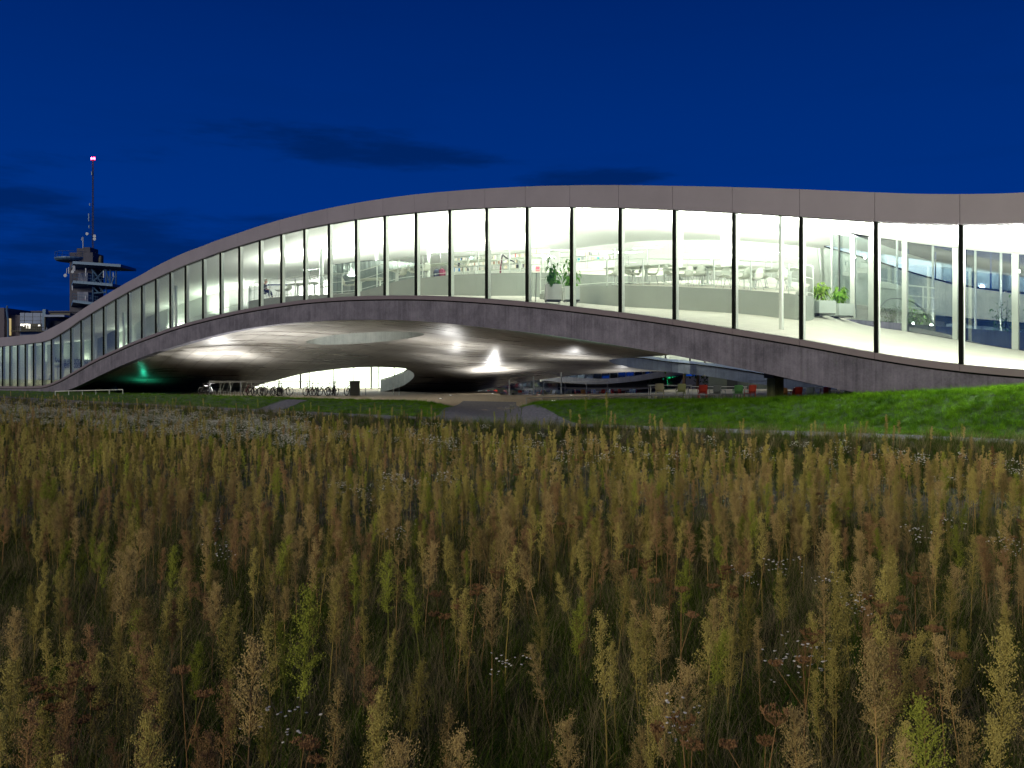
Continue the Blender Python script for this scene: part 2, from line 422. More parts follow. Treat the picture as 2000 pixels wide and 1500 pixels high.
# one sheet to the horizon, finer where it is seen close
rows = []
vs_ = [-60,-45,-34,-26,-20,-16,-13.5,-12] + [-11+0.25*i for i in range(60)] + [4.5,5,6,7,9,11,14,18,24,32,45,70,120,250,600]
us_ = [-400,-200,-100,-60,-45,-36,-30] + [-26+0.8*i for i in range(160)] + [105,115,130,160,220,400,800]
rows = [[XY(u, v) for u in us_] for v in vs_]
conform('ground', rows, M['soil'], 0)

def band(f0, f1, x0, x1, n, k, name, m, lift):
    rows = []
    for i in range(n+1):
        x = x0+(x1-x0)*i/n
        a, b = f0(x), f1(x)
        rows.append([xy(x, a+(b-a)*j/k) for j in range(k+1)])
    return conform(name, rows, m, lift)
band(lambda x: PVX(x)-0.75, lambda x: PVX(x)+0.75, -500, 2500, 240, 5, 'gravel_path', M['gravel'], 0.02)
# entrance path that widens out of the building, and the little diagonal spur on the left
def strip(cl, name, m, lift, k=6):
    rows = []
    for (xa, ya, xb, yb) in cl: rows.append([(xa+(xb-xa)*j/k, ya+(yb-ya)*j/k) for j in range(k+1)])
    return conform(name, rows, m, lift)
ENL = curve([(-4.9,846),(-3.2,860),(-1.5,868),(0,876),(3,892),(8,905)]); ENR = curve([(-4.9,1150),(-3.4,1100),(-1.8,1058),(0,1030),(3,1012),(8,1008)])
def ent(t):
    v = -4.9+t*12.9
    xl = ENL(v); xr = ENR(v)
    a = xy(xl, v); b = xy(xr, v); return (*a, *b)
strip([ent(i/50) for i in range(51)], 'entrance_path', M['gravel'], 0.035, 16)
def spur(t):
    v = -5.7+t*4.4; xc = 520+t*62; a = xy(xc-24+6*t, v); b = xy(xc+24-6*t, v); return (*a, *b)
strip([spur(i/14) for i in range(15)], 'side_path', M['gravel'], 0.03, 5)
# sandy paving of the covered court
rows = [[XY(u, 1.75+k*1.0) for u in [-12+1.5*i for i in range(76)]] for k in range(0, 62)]
conform('court_paving', rows, M['sand'], 0.02)
# lawn sheet between path and building
band(lambda x: PVX(x)+0.75, lambda x: 1.74, -500, 868, 120, 14, 'lawn_west', M['turf'], 0.014)
band(lambda x: PVX(x)+0.75, lambda x: 1.74, 1010, 2500, 120, 14, 'lawn_east', M['turf'], 0.014)
bpy.data.objects['lawn_west'].name = 'lawn'; bpy.data.objects['lawn_east'].name = 'lawn'

# ================================================================== THE BUILDING
BLD = empty('campus_library', (P0.x, P0.y, 0))
tag(BLD, 'long lit glazed library whose roof and floor rise in one wave over an arch', 'building')
OFF = Vector(BLD.location)
def bp(mb, name, m, parent=None, smooth=False):
    """a part of the building: geometry given in world space, parent BLD (or one of its parts)"""
    o = mb.build(name, m, None, smooth)
    o.parent = parent or BLD
    if not parent: o.matrix_parent_inverse = Matrix.Translation(-OFF)
    return o

MX = [1877,1711,1564.5,1433,1316.7,1211,1116,1029,950,878,812,751,695,642,594,549,507,467,430,396,362,332,304,276.6,250,226,202,179,158,138,118,100,82.5,65,49,34,19,4.5]
MU = [ux(x) for x in MX]
st = MU[1]-MU[0]
MU = [MU[0]-st*k for k in (4,3,2,1)] + MU
st2 = MU[-1]-MU[-2]
MU += [MU[-1]+st2*k for k in (1,2,3,4)]
n3 = Vector((NX, NY, 0)); d3 = Vector((DX, DY, 0))
def P3(u, v, z): X, Y = XY(u, v); return Vector((X, Y, z))

# per bay: fascia panel, sill panel, glass pane, mullion (gasket) and inner fin
for i in range(len(MU)-1):
    a, b = MU[i], MU[i+1]
    K = 5
    us = [a+0.006+(b-a-0.012)*j/K for j in range(K+1)]
    fa = MB().ribbon([P3(u, -0.10, zGT(u)+0.0) for u in us], [P3(u, -0.10, zFT(u)) for u in us], 0.34, n3)
    bp(fa, 'fascia_panel', M['fascia'])
    si = MB().ribbon([P3(u, -0.10, zGB(u)-0.205) for u in us], [P3(u, -0.10, zGB(u)-0.012) for u in us], 0.30, n3)
    bp(si, 'sill_panel', M['sill'])
    gl = MB().ribbon([P3(u, 0.02, zGB(u)-0.05) for u in us], [P3(u, 0.02, zGT(u)+0.05) for u in us], 0.02, n3)
    gp = bp(gl, 'window_pane', M['glass'])
for i in range(1, len(MU)-1):
    u = MU[i]
    mb = MB()
    w = 0.058
    # black outer joint
    q = [P3(u-w, -0.035, 0), P3(u+w, -0.035, 0), P3(u+w, 0.055, 0), P3(u-w, 0.055, 0)]
    def prism(mb, q, zb, zt, mi=0):
        vs = [(p.x, p.y, zb) for p in q]+[(p.x, p.y, zt) for p in q]
        mb.add(vs, [(0,3,2,1),(4,5,6,7),(0,1,5,4),(1,2,6,5),(2,3,7,6),(3,0,4,7)], mi)
    prism(mb, q, zGB(u)-0.01, zGT(u)+0.02)
    mu = bp(mb, 'mullion', M['black'])
    mf = MB(); q = [P3(u-0.03, 0.056, 0), P3(u+0.03, 0.056, 0), P3(u+0.03, 0.26, 0), P3(u-0.03, 0.26, 0)]
    prism(mf, q, zGB(u)-0.04, zGT(u)+0.04)
    bp(mf, 'fin', M['fin'], mu)
# dark shadow gaps at the top and foot of the glass, and the concrete slab edge
U0, U1 = MU[0], MU[-1]
us = [U0+(U1-U0)*j/260 for j in range(261)]
bp(MB().ribbon([P3(u, -0.02, zGT(u)-0.03) for u in us], [P3(u, -0.02, zGT(u)+0.015) for u in us], 0.03, n3), 'head_gasket', M['black'])
bp(MB().ribbon([P3(u, 0.0, zGB(u)-0.26) for u in us], [P3(u, 0.0, zGB(u)-0.2) for u in us], 0.25, n3), 'shadow_gap', M['black'])
mb = MB()
for i in range(len(MU)-1):
    a, b = MU[i], MU[i+1]
    s = [a+0.003+(b-a-0.006)*j/6 for j in range(7)]
    mb.ribbon([P3(u, 0.0, min(zCB(u), zGB(u)-0.5)) for u in s], [P3(u, 0.0, zGB(u)-0.262) for u in s], 0.5, n3)
bp(mb, 'concrete_slab_edge', M['concrete'])

# roof, ceiling, floor, back wall
UC = ux(1667) if False else None
def court_edge(u):  # in front of the open court the rooms are only 12 m deep
    return u
cc = at(1667, 629, 13.2); UCT = uv_of(cc.x, cc.y)[0]
VD = 27.0
def sheet(name, zf, m, lift=0.0, skip=None, us=None, vs=None, parent=None):
    us = us or [U0+(U1-U0)*j/200 for j in range(201)]
    vs = vs or [0.06,1,2,3,4,5,6,7,8,9,10,11,12,13.2,15,17,19,21,23,25,VD]
    mb = MB(); n = len(vs)
    for u in us:
        for v in vs: mb.v.append(tuple(P3(u, v, zf(u, v)+lift)))
    for i in range(len(us)-1):
        for j in range(n-1):
            uc, vc = (us[i]+us[i+1])/2, (vs[j]+vs[j+1])/2
            if skip and skip(uc, vc): continue
            a = i*n+j; mb.f.append((a, a+1, a+n+1, a+n)); mb.m.append(0)
    return bp(mb, name, m, parent, smooth=True)
usx = sorted(set([U0+(U1-U0)*j/200 for j in range(201)]+[UCT]))
VMX = curve([(-400,6),(0,6),(450,9),(520,11),(600,15),(700,21),(800,27),(2500,27)])
isc = lambda u, v: (u < UCT and v > 12.1) or (u >= UCT and v > VMX(colx(u, v)))
sheet('floor', zfloor, M['carpet'], 0.0, isc, usx, [0.06]+list(range(1,12))+[12.1]+list(range(13,28)))
sheet('ceiling', lambda u, v: zceil(u, v), M['ceiling'], 0.02, isc, usx, [0.06]+list(range(1,12))+[12.1]+list(range(13,28)))
sheet('roof', lambda u, v: zFT(u)-0.06+rise(v)*SLC(colx(u, v)), M['fascia'], 0.0, isc, usx, [0.2,1,2,4,6,8,10,12.1,15,19,23,VD])
s = []
for j in range(121):
    u = UCT+0.1+(U1-UCT-0.1)*j/120; v = VD
    while v > VMX(colx(u, v)) and v > 5: v -= 0.25
    s.append((u, v-1.15))
s2 = []
for (u, v), (u_, v_) in zip(s, s[1:]):
    k_ = max(1, int(abs(v_-v)/0.5))
    s2 += [(u+(u_-u)*i/k_, v+(v_-v)*i/k_) for i in range(k_)]
s = s2
bp(MB().ribbon([P3(u, v, zfloor(u, v)-0.3) for u, v in s], [P3(u, v, zceil(u, v)+0.3) for u, v in s], 0.2, n3), 'back_wall', M['white'])
bp(MB().ribbon([P3(U1-0.2, v, zfloor(U1, v)-1) for v in (0.3,9,18,VD)], [P3(U1-0.2, v, zceil(U1, v)+0.4) for v in (0.3,9,18,VD)], 0.2, d3), 'end_wall', M['white'])
bp(MB().ribbon([P3(U0+0.2, v, zfloor(U0, v)-1) for v in (0.3,4,8,12)], [P3(U0+0.2, v, zceil(U0, v)+0.4) for v in (0.3,4,8,12)], 0.2, -d3), 'end_wall', M['white'])

# ------------------------------------------------------------------ underside of the shell
YE = curve(CBp)
YC = curve([(100,767),(130,767),(900,768.5),(917,767),(952,759),(996,751.5),(1040,743.5),(1062,740.5),(1128,733),(1194,728.5),(1260,726),(1290,725.5),(1320,727),(1353,732),(1400,738)])
DB = curve([(100,82),(900,82),(1000,80),(1260,76),(1353,74),(1450,70)])
def Dsh(x, y):
    ye, yc = YE(x), YC(x)
    t = max(0.0, min(1.15, (y-ye)/max(0.5, yc-ye)))
    d0 = Dv(x, 0.5)
    return d0+(DB(x)-d0)*t**0.78
def sh(x, y): return atD(x, y, Dsh(x, y))
H1 = [(597,668),(637,673),(725,669),(794,661),(828.5,653),(805.5,648.5),(748,647.6),(679,651.7),(633,657.5)]
H2 = [(466,771),(480,765),(504,752.5),(541,742.6),(587,731),(633,724),(679,719),(725,717),(759,717.6),(789,719.6),(804,725.5),(809,732),(805.5,740),(789,752),(771,759),(743,766.5),(735,771)]
H3 = [(1188.5,704),(1196,701.5),(1212,699.3),(1237,697.8),(1275,696),(1315,693),(1360,690),(1380,720),(1372,734),(1353,731.8),(1325,728),(1296,725),(1247.5,720),(1207,712.6),(1195,708.5)]
def smooth_poly(p, n=12):
    out = []
    k = len(p)
    for i in range(k):
        p0, p1, p2, p3 = p[(i-1) % k], p[i], p[(i+1) % k], p[(i+2) % k]
        for j in range(n):
            t = j/n
            out.append(tuple(0.5*((2*p1[c])+(-p0[c]+p2[c])*t+(2*p0[c]-5*p1[c]+4*p2[c]-p3[c])*t*t+(-p0[c]+3*p1[c]-3*p2[c]+p3[c])*t**3) for c in (0,1)))
    return out
H1s, H2s, H3s = smooth_poly(H1), smooth_poly(H2, 8), smooth_poly(H3, 8)
def inside(p, x, y):
    r = False; k = len(p)
    for i in range(k):
        x1, y1 = p[i]; x2, y2 = p[(i+1) % k]
        if (y1 > y) != (y2 > y) and x < (x2-x1)*(y-y1)/(y2-y1)+x1: r = not r
    return r
def nearest(p, x, y, sy=4.0):
    best = None
    for i in range(len(p)):
        x1, y1 = p[i]; x2, y2 = p[(i+1) % len(p)]
        dx, dy = x2-x1, (y2-y1)*sy
        L2 = dx*dx+dy*dy
        if L2 < 1e-9: continue
        t = max(0, min(1, ((x-x1)*dx+(y-y1)*sy*dy)/L2))
        qx, qy = x1+dx*t, y1+(y2-y1)*t
        d = (qx-x)**2+((qy-y)*sy)**2
        if best is None or d < best[0]: best = (d, qx, qy)
    return best[1], best[2]
xs_ = [102+4*i for i in range(320) if 102+4*i <= 1380]
NR = 64
mb = MB(); cells = []
grid = []
for x in xs_:
    ye, yc = YE(x), YC(x)
    if x < 140: yc = max(yc, ye+0.6)
    col = []
    for j in range(NR+1):
        t = (j/NR)
        col.append([x, ye+(yc-ye)*t+(0.8 if (j == NR and x < 915) else 0)])
    grid.append(col)
keep = {}
for i in range(len(xs_)-1):
    for j in range(NR):
        cx = (grid[i][j][0]+grid[i+1][j+1][0])/2
        cyy = (grid[i][j][1]+grid[i+1][j][1]+grid[i][j+1][1]+grid[i+1][j+1][1])/4
        h = None
        for q, P in enumerate((H1s, H2s, H3s)):
            if inside(P, cx, cyy): h = q
        keep[(i, j)] = h
snapped = {}
for (i, j), h in keep.items():
    if h is None: continue
    for (a, b) in ((i,j),(i+1,j),(i+1,j+1),(i,j+1)):
        nb = [keep.get((a-1, b-1), -1), keep.get((a, b-1), -1), keep.get((a-1, b), -1), keep.get((a, b), -1)]
        if None in nb: snapped[(a, b)] = h
for (a, b), h in snapped.items():
    g = grid[a][b]; g[0], g[1] = nearest((H1s, H2s, H3s)[h], g[0], g[1])
for col in grid:
    for x, y in col:
        mb.v.append(tuple(sh(x, y)))
for (i, j), h in keep.items():
    if h is None:
        a = i*(NR+1)+j
        mb.f.append((a, a+1, a+NR+2, a+NR+1)); mb.m.append(0)

# soffit concrete: smooth, a little glossy, brown-grey, streaked along the formwork boards
def soffit():
    m = bpy.data.materials.new('polished_soffit_concrete'); m.use_nodes = True; nt = m.node_tree; b = nt.nodes['Principled BSDF']
    n = nt.nodes.new; l = nt.links.new
    t = n('ShaderNodeTexCoord')
    mp = n('ShaderNodeMapping'); mp.inputs['Rotation'].default_value = (0, 0, -math.atan2(-DY, -DX)+0.25); mp.inputs['Scale'].default_value = (0.11, 1.0, 0.5)
    l(t.outputs['Object'], mp.inputs[0])
    s = n('ShaderNodeTexNoise'); s.inputs['Scale'].default_value = 1.5; s.inputs['Detail'].default_value = 9; s.inputs['Roughness'].default_value = 0.66
    l(mp.outputs[0], s.inputs['Vector'])
    a = n('ShaderNodeTexNoise'); a.inputs['Scale'].default_value = 0.35; a.inputs['Detail'].default_value = 5
    l(t.outputs['Object'], a.inputs['Vector'])
    br = n('ShaderNodeTexBrick'); br.inputs['Scale'].default_value = 0.4; br.inputs['Mortar Size'].default_value = 0.010; br.inputs['Brick Width'].default_value = 1.0; br.inputs['Row Height'].default_value = 0.5
    br.inputs['Color1'].default_value = (1,1,1,1); br.inputs['Color2'].default_value = (0.76,0.76,0.76,1); br.inputs['Mortar'].default_value = (0.3,0.3,0.3,1)
    mp2 = n('ShaderNodeMapping'); mp2.inputs['Rotation'].default_value = (0, 0, -math.atan2(-DY, -DX)+0.25)
    l(t.outputs['Object'], mp2.inputs[0]); l(mp2.outputs[0], br.inputs['Vector'])
    ad = n('ShaderNodeMath'); ad.operation = 'ADD'; l(s.outputs[0], ad.inputs[0]); l(a.outputs[0], ad.inputs[1])
    r = n('ShaderNodeValToRGB'); mr = n('ShaderNodeMapRange'); mr.inputs[1].default_value = 0.72; mr.inputs[2].default_value = 1.3
    l(ad.outputs[0], mr.inputs[0]); l(mr.outputs[0], r.inputs[0])
    r.color_ramp.elements[0].color = (0.12, 0.110, 0.094, 1); r.color_ramp.elements[1].color = (0.36, 0.345, 0.315, 1)
    mx = n('ShaderNodeMix'); mx.data_type = 'RGBA'; mx.blend_type = 'MULTIPLY'; mx.inputs[0].default_value = 1
    l(r.outputs[0], mx.inputs[6]); l(br.outputs[0], mx.inputs[7]); l(mx.outputs[2], b.inputs['Base Color'])
    rr = n('ShaderNodeMapRange'); rr.inputs[1].default_value = 0.35; rr.inputs[2].default_value = 0.7; rr.inputs[3].default_value = 0.24; rr.inputs[4].default_value = 0.42
    l(s.outputs[0], rr.inputs[0]); l(rr.outputs[0], b.inputs['Roughness'])
    b.inputs['Specular IOR Level'].default_value = 0.65
    bm = n('ShaderNodeBump'); bm.inputs['Strength'].default_value = 0.25; bm.inputs['Distance'].default_value = 0.03
    l(s.outputs[0], bm.inputs['Height']); l(bm.outputs[0], b.inputs['Normal'])
    return m
M['soffit'] = soffit()
UND = bp(mb, 'arched_soffit', M['soffit'], smooth=True)

# rims of the openings: concrete rings standing on the hole edges
def rim(poly, h, name, m, hf=None):
    b = [sh(x, y) for x, y in poly]
    b.append(b[0]); t = [p+Vector((0, 0, (hf(poly[i % len(poly)]) if hf else h))) for i, p in enumerate(b)]
    b = [p-Vector((0, 0, 0.01)) for p in b]
    mb = MB(); n = len(b)
    for i in range(n): mb.v += [tuple(b[i]), tuple(t[i])]
    for i in range(n-1): mb.f.append((2*i, 2*i+1, 2*i+3, 2*i+2)); mb.m.append(0)
    return bp(mb, name, m, smooth=True)
rim(H1s, 1.6, 'patio_rim', M['concrete_pale'])
# big opening: only its right hand side stands up as a curved concrete rim
RR = [(797,721.5),(802,723.5),(806.5,727.5),(809,732),(808,737),(805.5,740.5),(799,746),(789,752.3),(780,756),(771,759.3),(757,763.4),(743,767)]
bb = [sh(x, y) for x, y in RR]
hh = [0.05,0.4,0.7,0.95,1.05,1.1,1.15,1.15,1.15,1.15,1.15,1.15]
mb = MB().ribbon(bb, [p+Vector((0,0,h)) for p, h in zip(bb, hh)], 0.25, Vector((0.8,0.5,0)))
bp(mb, 'patio_rim', M['concrete_pale'])
tt = [p+Vector((0,0,h+0.06)) for p, h in zip(bb, hh)]
bp(MB().tube(tt, 0.05, 5), 'rim_handrail', M['black'])

# far slab of the right hand court: bluish concrete band, handrail, lit glass above
BT = [(1190,703),(1196,700.8),(1215,699),(1237,698.8),(1301.5,707),(1342,711),(1407,718.5),(1450,725),(1501,733),(1531,738),(1571,746),(1612,753.5),(1650,761)]
BBt = [(1190,706),(1196,708.5),(1207,712.6),(1247.5,720),(1296,725),(1353,731.5),(1396,737),(1450,746),(1501,753),(1560,764),(1612,773),(1650,779)]
fb = curve(BBt); ft = curve(BT)
bxs = [1190,1193,1197,1203,1212,1225]+[1240+12*i for i in range(35)]
DBd = curve([(1190,62),(1247,67),(1300,72),(1353,73),(1450,71),(1650,64)])
def DBn(x):
    if x <= 1353: return Dsh(x, fb(x))
    return 74.0-(x-1353)*0.035
bot = [atD(x, fb(x), DBn(x)) for x in bxs]; top = [atD(x, ft(x), DBn(x)) for x in bxs]
top = [Vector((b.x, b.y, t.z)) for b, t in zip(bot, top)]
M['concrete_blue'] = concrete('court_concrete', (0.13,0.145,0.18), (0.24,0.265,0.32))
bp(MB().ribbon(bot, top, 0.4, Vector((0.25, 0.97, 0)), ), 'court_slab_edge', M['concrete_blue'])
bp(MB().tube([t+Vector((-.02,-0.06,0.03)) for t in top], 0.045, 5), 'shadow_gap', M['black'])
hr = [t+Vector((0,-0.1,0.22)) for t in top]
M['bluerail'] = mat('pale_blue_metal', (0.45,0.52,0.66), 0.4, 0.3)
bp(MB().ribbon([t+Vector((0,0,0.08)) for t in top], [t+Vector((0,0,0.3)) for t in top], 0.05, Vector((0,1,0))), 'court_sill', M['bluerail'])
M['litwall'] = mat('lit_interior_wall', (0.8,0.83,0.75), 0.7)
gw = [t+Vector((0,0.1,0.3)) for t in top]
# lit rooms behind the court glazing
lw = MB().ribbon([p+Vector((0,4,-0.3)) for p in gw], [p+Vector((0,4,3.6)) for p in gw], 0.2, Vector((0,1,0)))
bp(lw, 'court_room_wall', M['litwall'])
bp(MB().ribbon([p+Vector((0,0.1,3.3)) for p in gw], [p+Vector((0,0.1,3.5)) for p in gw], 4.0, Vector((0,1,0))), 'court_room_ceiling', M['litwall'])
for k in range(7, len(gw)-8, 4):
    p = gw[k]
    bp(MB().box((p.x, p.y, p.z+1.6), (0.12, 0.12, 3.3)), 'court_mullion', M['trim'])
    lamp('court_room_and_fill_light', 'AREA', (p.x+1.5, p.y+2.0, p.z+3.2), 260, (0.93,1,0.86), 2.0, parent=None)
# glass roof edge: keep the sky out above the court (the building goes on behind)

# third opening: distant curved slab with blue-reflecting windows above, dark belly below
FT2 = curve([(1055,742),(1062,740.8),(1106,736.8),(1139,738.8),(1185,739.4),(1227,735.5),(1260,731),(1275,728),(1292,724),(1345,712)])
FB2 = curve([(1055,742.6),(1084,745.3),(1128,749.3),(1172,750),(1216,747.3),(1260,742),(1288,737.3),(1342,731)])
fx = [1055+8*i for i in range(37)]
DF = lambda x: 104-6*math.sin((x-1055)/290*PI)
fbp = [atD(x, FB2(x), DF(x)) for x in fx]; ftp = [atD(x, FT2(x), DF(x)) for x in fx]
bp(MB().ribbon(fbp, ftp, 0.4, Vector((0,1,0))), 'far_slab_edge', M['concrete_blue'])
M['mirrorblue'] = mat('sky_reflecting_glass', (0.03,0.06,0.10), 0.04, 0.0, spec=1.0, emit=None)
M['skyglass'] = bpy.data.materials.new('window_reflecting_dusk'); M['skyglass'].use_nodes = True
_b = M['skyglass'].node_tree.nodes['Principled BSDF']; _b.inputs['Base Color'].default_value = (0.34,0.40,0.50,1); _b.inputs['Metallic'].default_value = 1; _b.inputs['Roughness'].default_value = 0.05
for k in range(5, len(fx)-3, 2):
    a, b = ftp[k]+Vector((0,0.1,0.02)), ftp[k+2 if k+2 < len(ftp) else -1]+Vector((0,0.1,0.02))
    d = (b-a)*0.06
    bp(MB().ribbon([a+d, b-d], [a+d+Vector((0,0,2.2)), b-d+Vector((0,0,2.2))], 0.05, Vector((0,1,0))), 'far_window', M['skyglass'])
bp(MB().ribbon([p+Vector((0,0.5,-.2)) for p in ftp], [p+Vector((0,0.5,2.4)) for p in ftp], 0.1, Vector((0,1,0))), 'far_wall', M['litwall'])
for k in (12, 20, 28):
    p = ftp[k]; lamp('far_window_light', 'AREA', (p.x, p.y+0.3, p.z+2.2), 14, (0.9,1,0.95), 4, 0.2)
# belly under it, sinking to the ground
mb = MB(); nn = len(fx)
for k in range(9):
    t = k/8
    for p in fbp: mb.v.append((p.x+t*2, p.y+0.4+t*16, p.z*(1-t**1.5)-0.05*t))
for k in range(8):
    for j in range(nn-1):
        a = k*nn+j; mb.f.append((a, a+1, a+nn+1, a+nn)); mb.m.append(0)
bp(mb, 'far_soffit', M['soffit'], smooth=True)
bw = [Vector((*atD(x, 760, 112).xy, 0)) for x in (925, 1000, 1090)]
bp(MB().ribbon([p-Vector((0,0,.8)) for p in bw], [p+Vector((0,0,2.3)) for p in bw], 0.1, Vector((0,1,0))), 'far_glazed_wall', M['skyglass'])
# wall of the right court below the slab: greenish painted wall with a dark door
cw = [atD(x, 770, 92) for x in (1385, 1440, 1500, 1580, 1680, 1720)]
M['greenwall'] = mat('green_grey_wall', (0.10,0.125,0.10), 0.7, var=0.2, vscale=0.6)
bp(MB().ribbon([Vector((p.x,p.y,-0.1)) for p in cw], [Vector((p.x,p.y,3.2)) for p in cw], 0.3, Vector((0,1,0))), 'court_wall', M['greenwall'])
p = atD(1430, 760, 91.7); bp(MB().box((p.x, p.y, 1.2), (1.1, 0.12, 2.3)), 'court_door', M['trim'])
# lit ground-floor room seen through the big opening
GWY = 104.0
X0, X1 = (455-1000)/F*GWY, (850-1000)/F*GWY
bp(MB().box(((X0+X1)/2, GWY+7, 2.4), (X1-X0, 0.2, 5.2)), 'ground_room_wall', M['litwall'])
bp(MB().box(((X0+X1)/2, GWY+3.5, 5.02), (X1-X0, 7, 0.16)), 'ground_room_ceiling', M['litwall'])
bp(MB().box(((X0+X1)/2, GWY+3.5, 0.06), (X1-X0, 7, 0.1)), 'ground_room_floor', M['litwall'])
bp(MB().box(((X0+X1)/2, GWY, 2.5), (X1-X0, 0.02, 4.8)), 'ground_room_glazing', M['glass'])
for px, w in ((587,0.22),(605,0.10),(652,0.12),(690,0.08),(725,0.2),(740,0.14),(770,0.1),(545,0.1)):
    X = (px-1000)/F*(GWY-0.1); bp(MB().box((X, GWY-0.1, 2.5), (w, 0.1, 4.9)), 'ground_room_mullion', M['trim'])
for k in range(5):
    lamp('ground_room_light', 'AREA', (X0+(X1-X0)*(k+0.5)/5, GWY+3, 4.9), 900, (0.95,1,0.9), 3)
bp(MB().box(((590-1000)/F*GWY, GWY-0.14, 1.0+1.9), (1.6, 0.08, 0.1)), 'ground_room_rail', M['trim'])

for px, e in ((620,300),(740,500)):
    p = atD(px, 700, 94); lamp('court_room_and_fill_light', 'AREA', (p.x, p.y, 4.6), e, (.93,1,.92), 3.0, rot=(R(-25),R(20),0))  # added lights outside the room, brightening the opening's rim and the ground

p = atD(640, 700, 85); lamp('court_room_and_fill_light', 'POINT', (p.x, p.y, 3.2), 1500, (.93,1,.92), 0.3)  # added point light in the open court that brightens the right rim
# ------------------------------------------------------------------ light inside the library: uplights on poles wash the ceiling
UP = 4.0
def uplight(x, v, e, col=(0.98,1.0,0.92), s=2.2):
    X, Y = xy(x, v); u, vv = uv_of(X, Y)
    z = zfloor(u, v)+2.3
    return lamp('room_uplight', 'AREA', (X, Y, z), e*UP, col, s, 0.5, rot=(R(180), 0, math.atan2(DY, DX)))
for (x, v, e) in [(500,9,260),(600,7,330),(680,9,380),(760,8,380),(850,6,420),(930,9,460),(1010,7,460),(1100,9,460),(1180,6,430),(1260,8,430),(1350,7,400),(1440,7,340),(1520,8,300),(1610,6,240),(1730,5,280),(1850,5,330),(1960,5,400),(2080,5,480),(1800,1.6,200),(1950,1.6,300),(2090,1.6,400),  # the three close to the glass at right are added to brighten the lawn
                  (640,17,380),(800,18,420),(960,18,420),(1120,18,420),(1280,18,420),(1420,18,380),(1150,13,300),(1250,13,320),(1350,12,320),(1450,12,260),(1540,12,200)]:
    uplight(x, v, e)
for (x, v, e) in [(420,7,40),(340,6,18),(240,5,14),(160,4,10),(100,3,9),(60,3,9),(25,3,10),(-10,3,120)]:
    uplight(x, v, e, (0.86,1.0,0.80))
# added lights under the ceiling, tilted out to brighten the lawn bank at right
for x, e in ((1640,45),(1760,85),(1880,140),(2000,230),(2120,320),(2240,340)):
    X, Y = xy(x, 1.1); u, v = uv_of(X, Y)
    lamp('lawn_fill_light', 'AREA', (X, Y, zceil(u, v)-0.12), e, (1,.98,.88), 0.5, 0.5, rot=(R(-32), 0, math.atan2(DY, DX)+PI))
# in-ground floodlights under the arch, each right below the pool it throws on the soffit
def flood(x, y, e, col=(1,0.98,0.94), cone=160):
    p = sh(x, y); 
    g = ground(p.x, p.y)
    f = empty('ground_floodlight', (p.x, p.y, g+0.02))
    hb = MB().lathe([(0.14,0.0),(0.16,0.015),(0.16,0.035),(0.125,0.04),(0.12,0.03)], n=14); hb.build('housing', M['steel'], f)
    ln = MB().lathe([(0.115,0.026),(0.115,0.034),(0.08,0.042)], n=14); ln.build('lens', M['lens'], f)
    h = max(0.6, p.z-g)
    lamp('flood_light', 'SPOT', (p.x, p.y, g+0.10), 1.7*e*h*h, col, 0.10, rot=(R(180),0,0), spot=R(cone), blend=0.8)
    return f
M['lens'] = mat('lamp_lens', (0.9,0.9,0.9), 0.3, emit=(1,0.97,0.9), estr=4)
fl = [(500,660,60,(1,.98,.94),'left of centre beneath the arch'),(880,700,60,(1,.98,.94),'just left of the sandy strip'),(430,688,190,(1,.98,.94),'beneath the bright left flank of the arch'),(560,645,70,(1,.98,.94),'left of the oval opening in the arch'),(860,668,110,(1,.98,.94),'right of the oval opening in the arch'),(962,721,420,(1,.98,.94),'on the sandy strip beside the entrance path'),(1115,697,120,(1,.98,.94),'below the right shoulder of the arch'),(1215,724,60,(1,.98,.94),'near the low court opening at right'),(1080,640,16,(.5,1,.8),'under the faint green patch of the arch'),(280,741,26,(0.02,1,.55),'throwing green light at the far left of the arch')]
for x, y, e, c, lb in fl:
    tag(flood(x, y, e, c), 'small round in-ground floodlight '+lb, 'floodlight', 'floodlights set in the ground under the arch')
p = atD(1300, 751, 108); lamp('flood_light', 'SPOT', (p.x, p.y-2, 0.3), 700, (0.02,1,.5), 0.1, rot=(R(165),0,0), spot=R(100), blend=1)
# ================================================================== INSIDE THE LIBRARY
# --- two curved terraces: parapet wall, deck behind it, railing on top
def catm(pts, n=5):
    out = []
    k = len(pts)
    for i in range(k-1):
        p0, p1, p2, p3 = pts[max(i-1,0)], pts[i], pts[i+1], pts[min(i+2,k-1)]
        for j in range(n):
            t = j/n
            out.append(tuple(0.5*((2*p1[c])+(-p0[c]+p2[c])*t+(2*p0[c]-5*p1[c]+4*p2[c]-p3[c])*t*t+(-p0[c]+3*p1[c]-3*p2[c]+p3[c])*t**3) for c in range(len(p1))))
    out.append(tuple(pts[-1])); return out
T1 = [(489,592.5,9.0),(485,591,6.6),(487,588.5,5.2),(494,586.5,4.3),(504,585,3.7),(525,582,3.4),(547,580,3.3),(591,577,3.2),(630,575.6,3.2),(665,573.6,3.2),(692,571.5,3.1),(705,569,3.1),(720,565,3.1),(735,560.6,3.2),(750,556,3.2),(765,551.8,3.3),(780,548,3.4),(809,544,3.6),(845,540.5,4.0),(884,537,4.4),(947,534,5.0),(1010,532.6,5.9),(1052,532.2,6.8),(1100,533,7.6),(1140,535.5,8.2),(1190,537.5,8.6),(1240,540,9.2)]
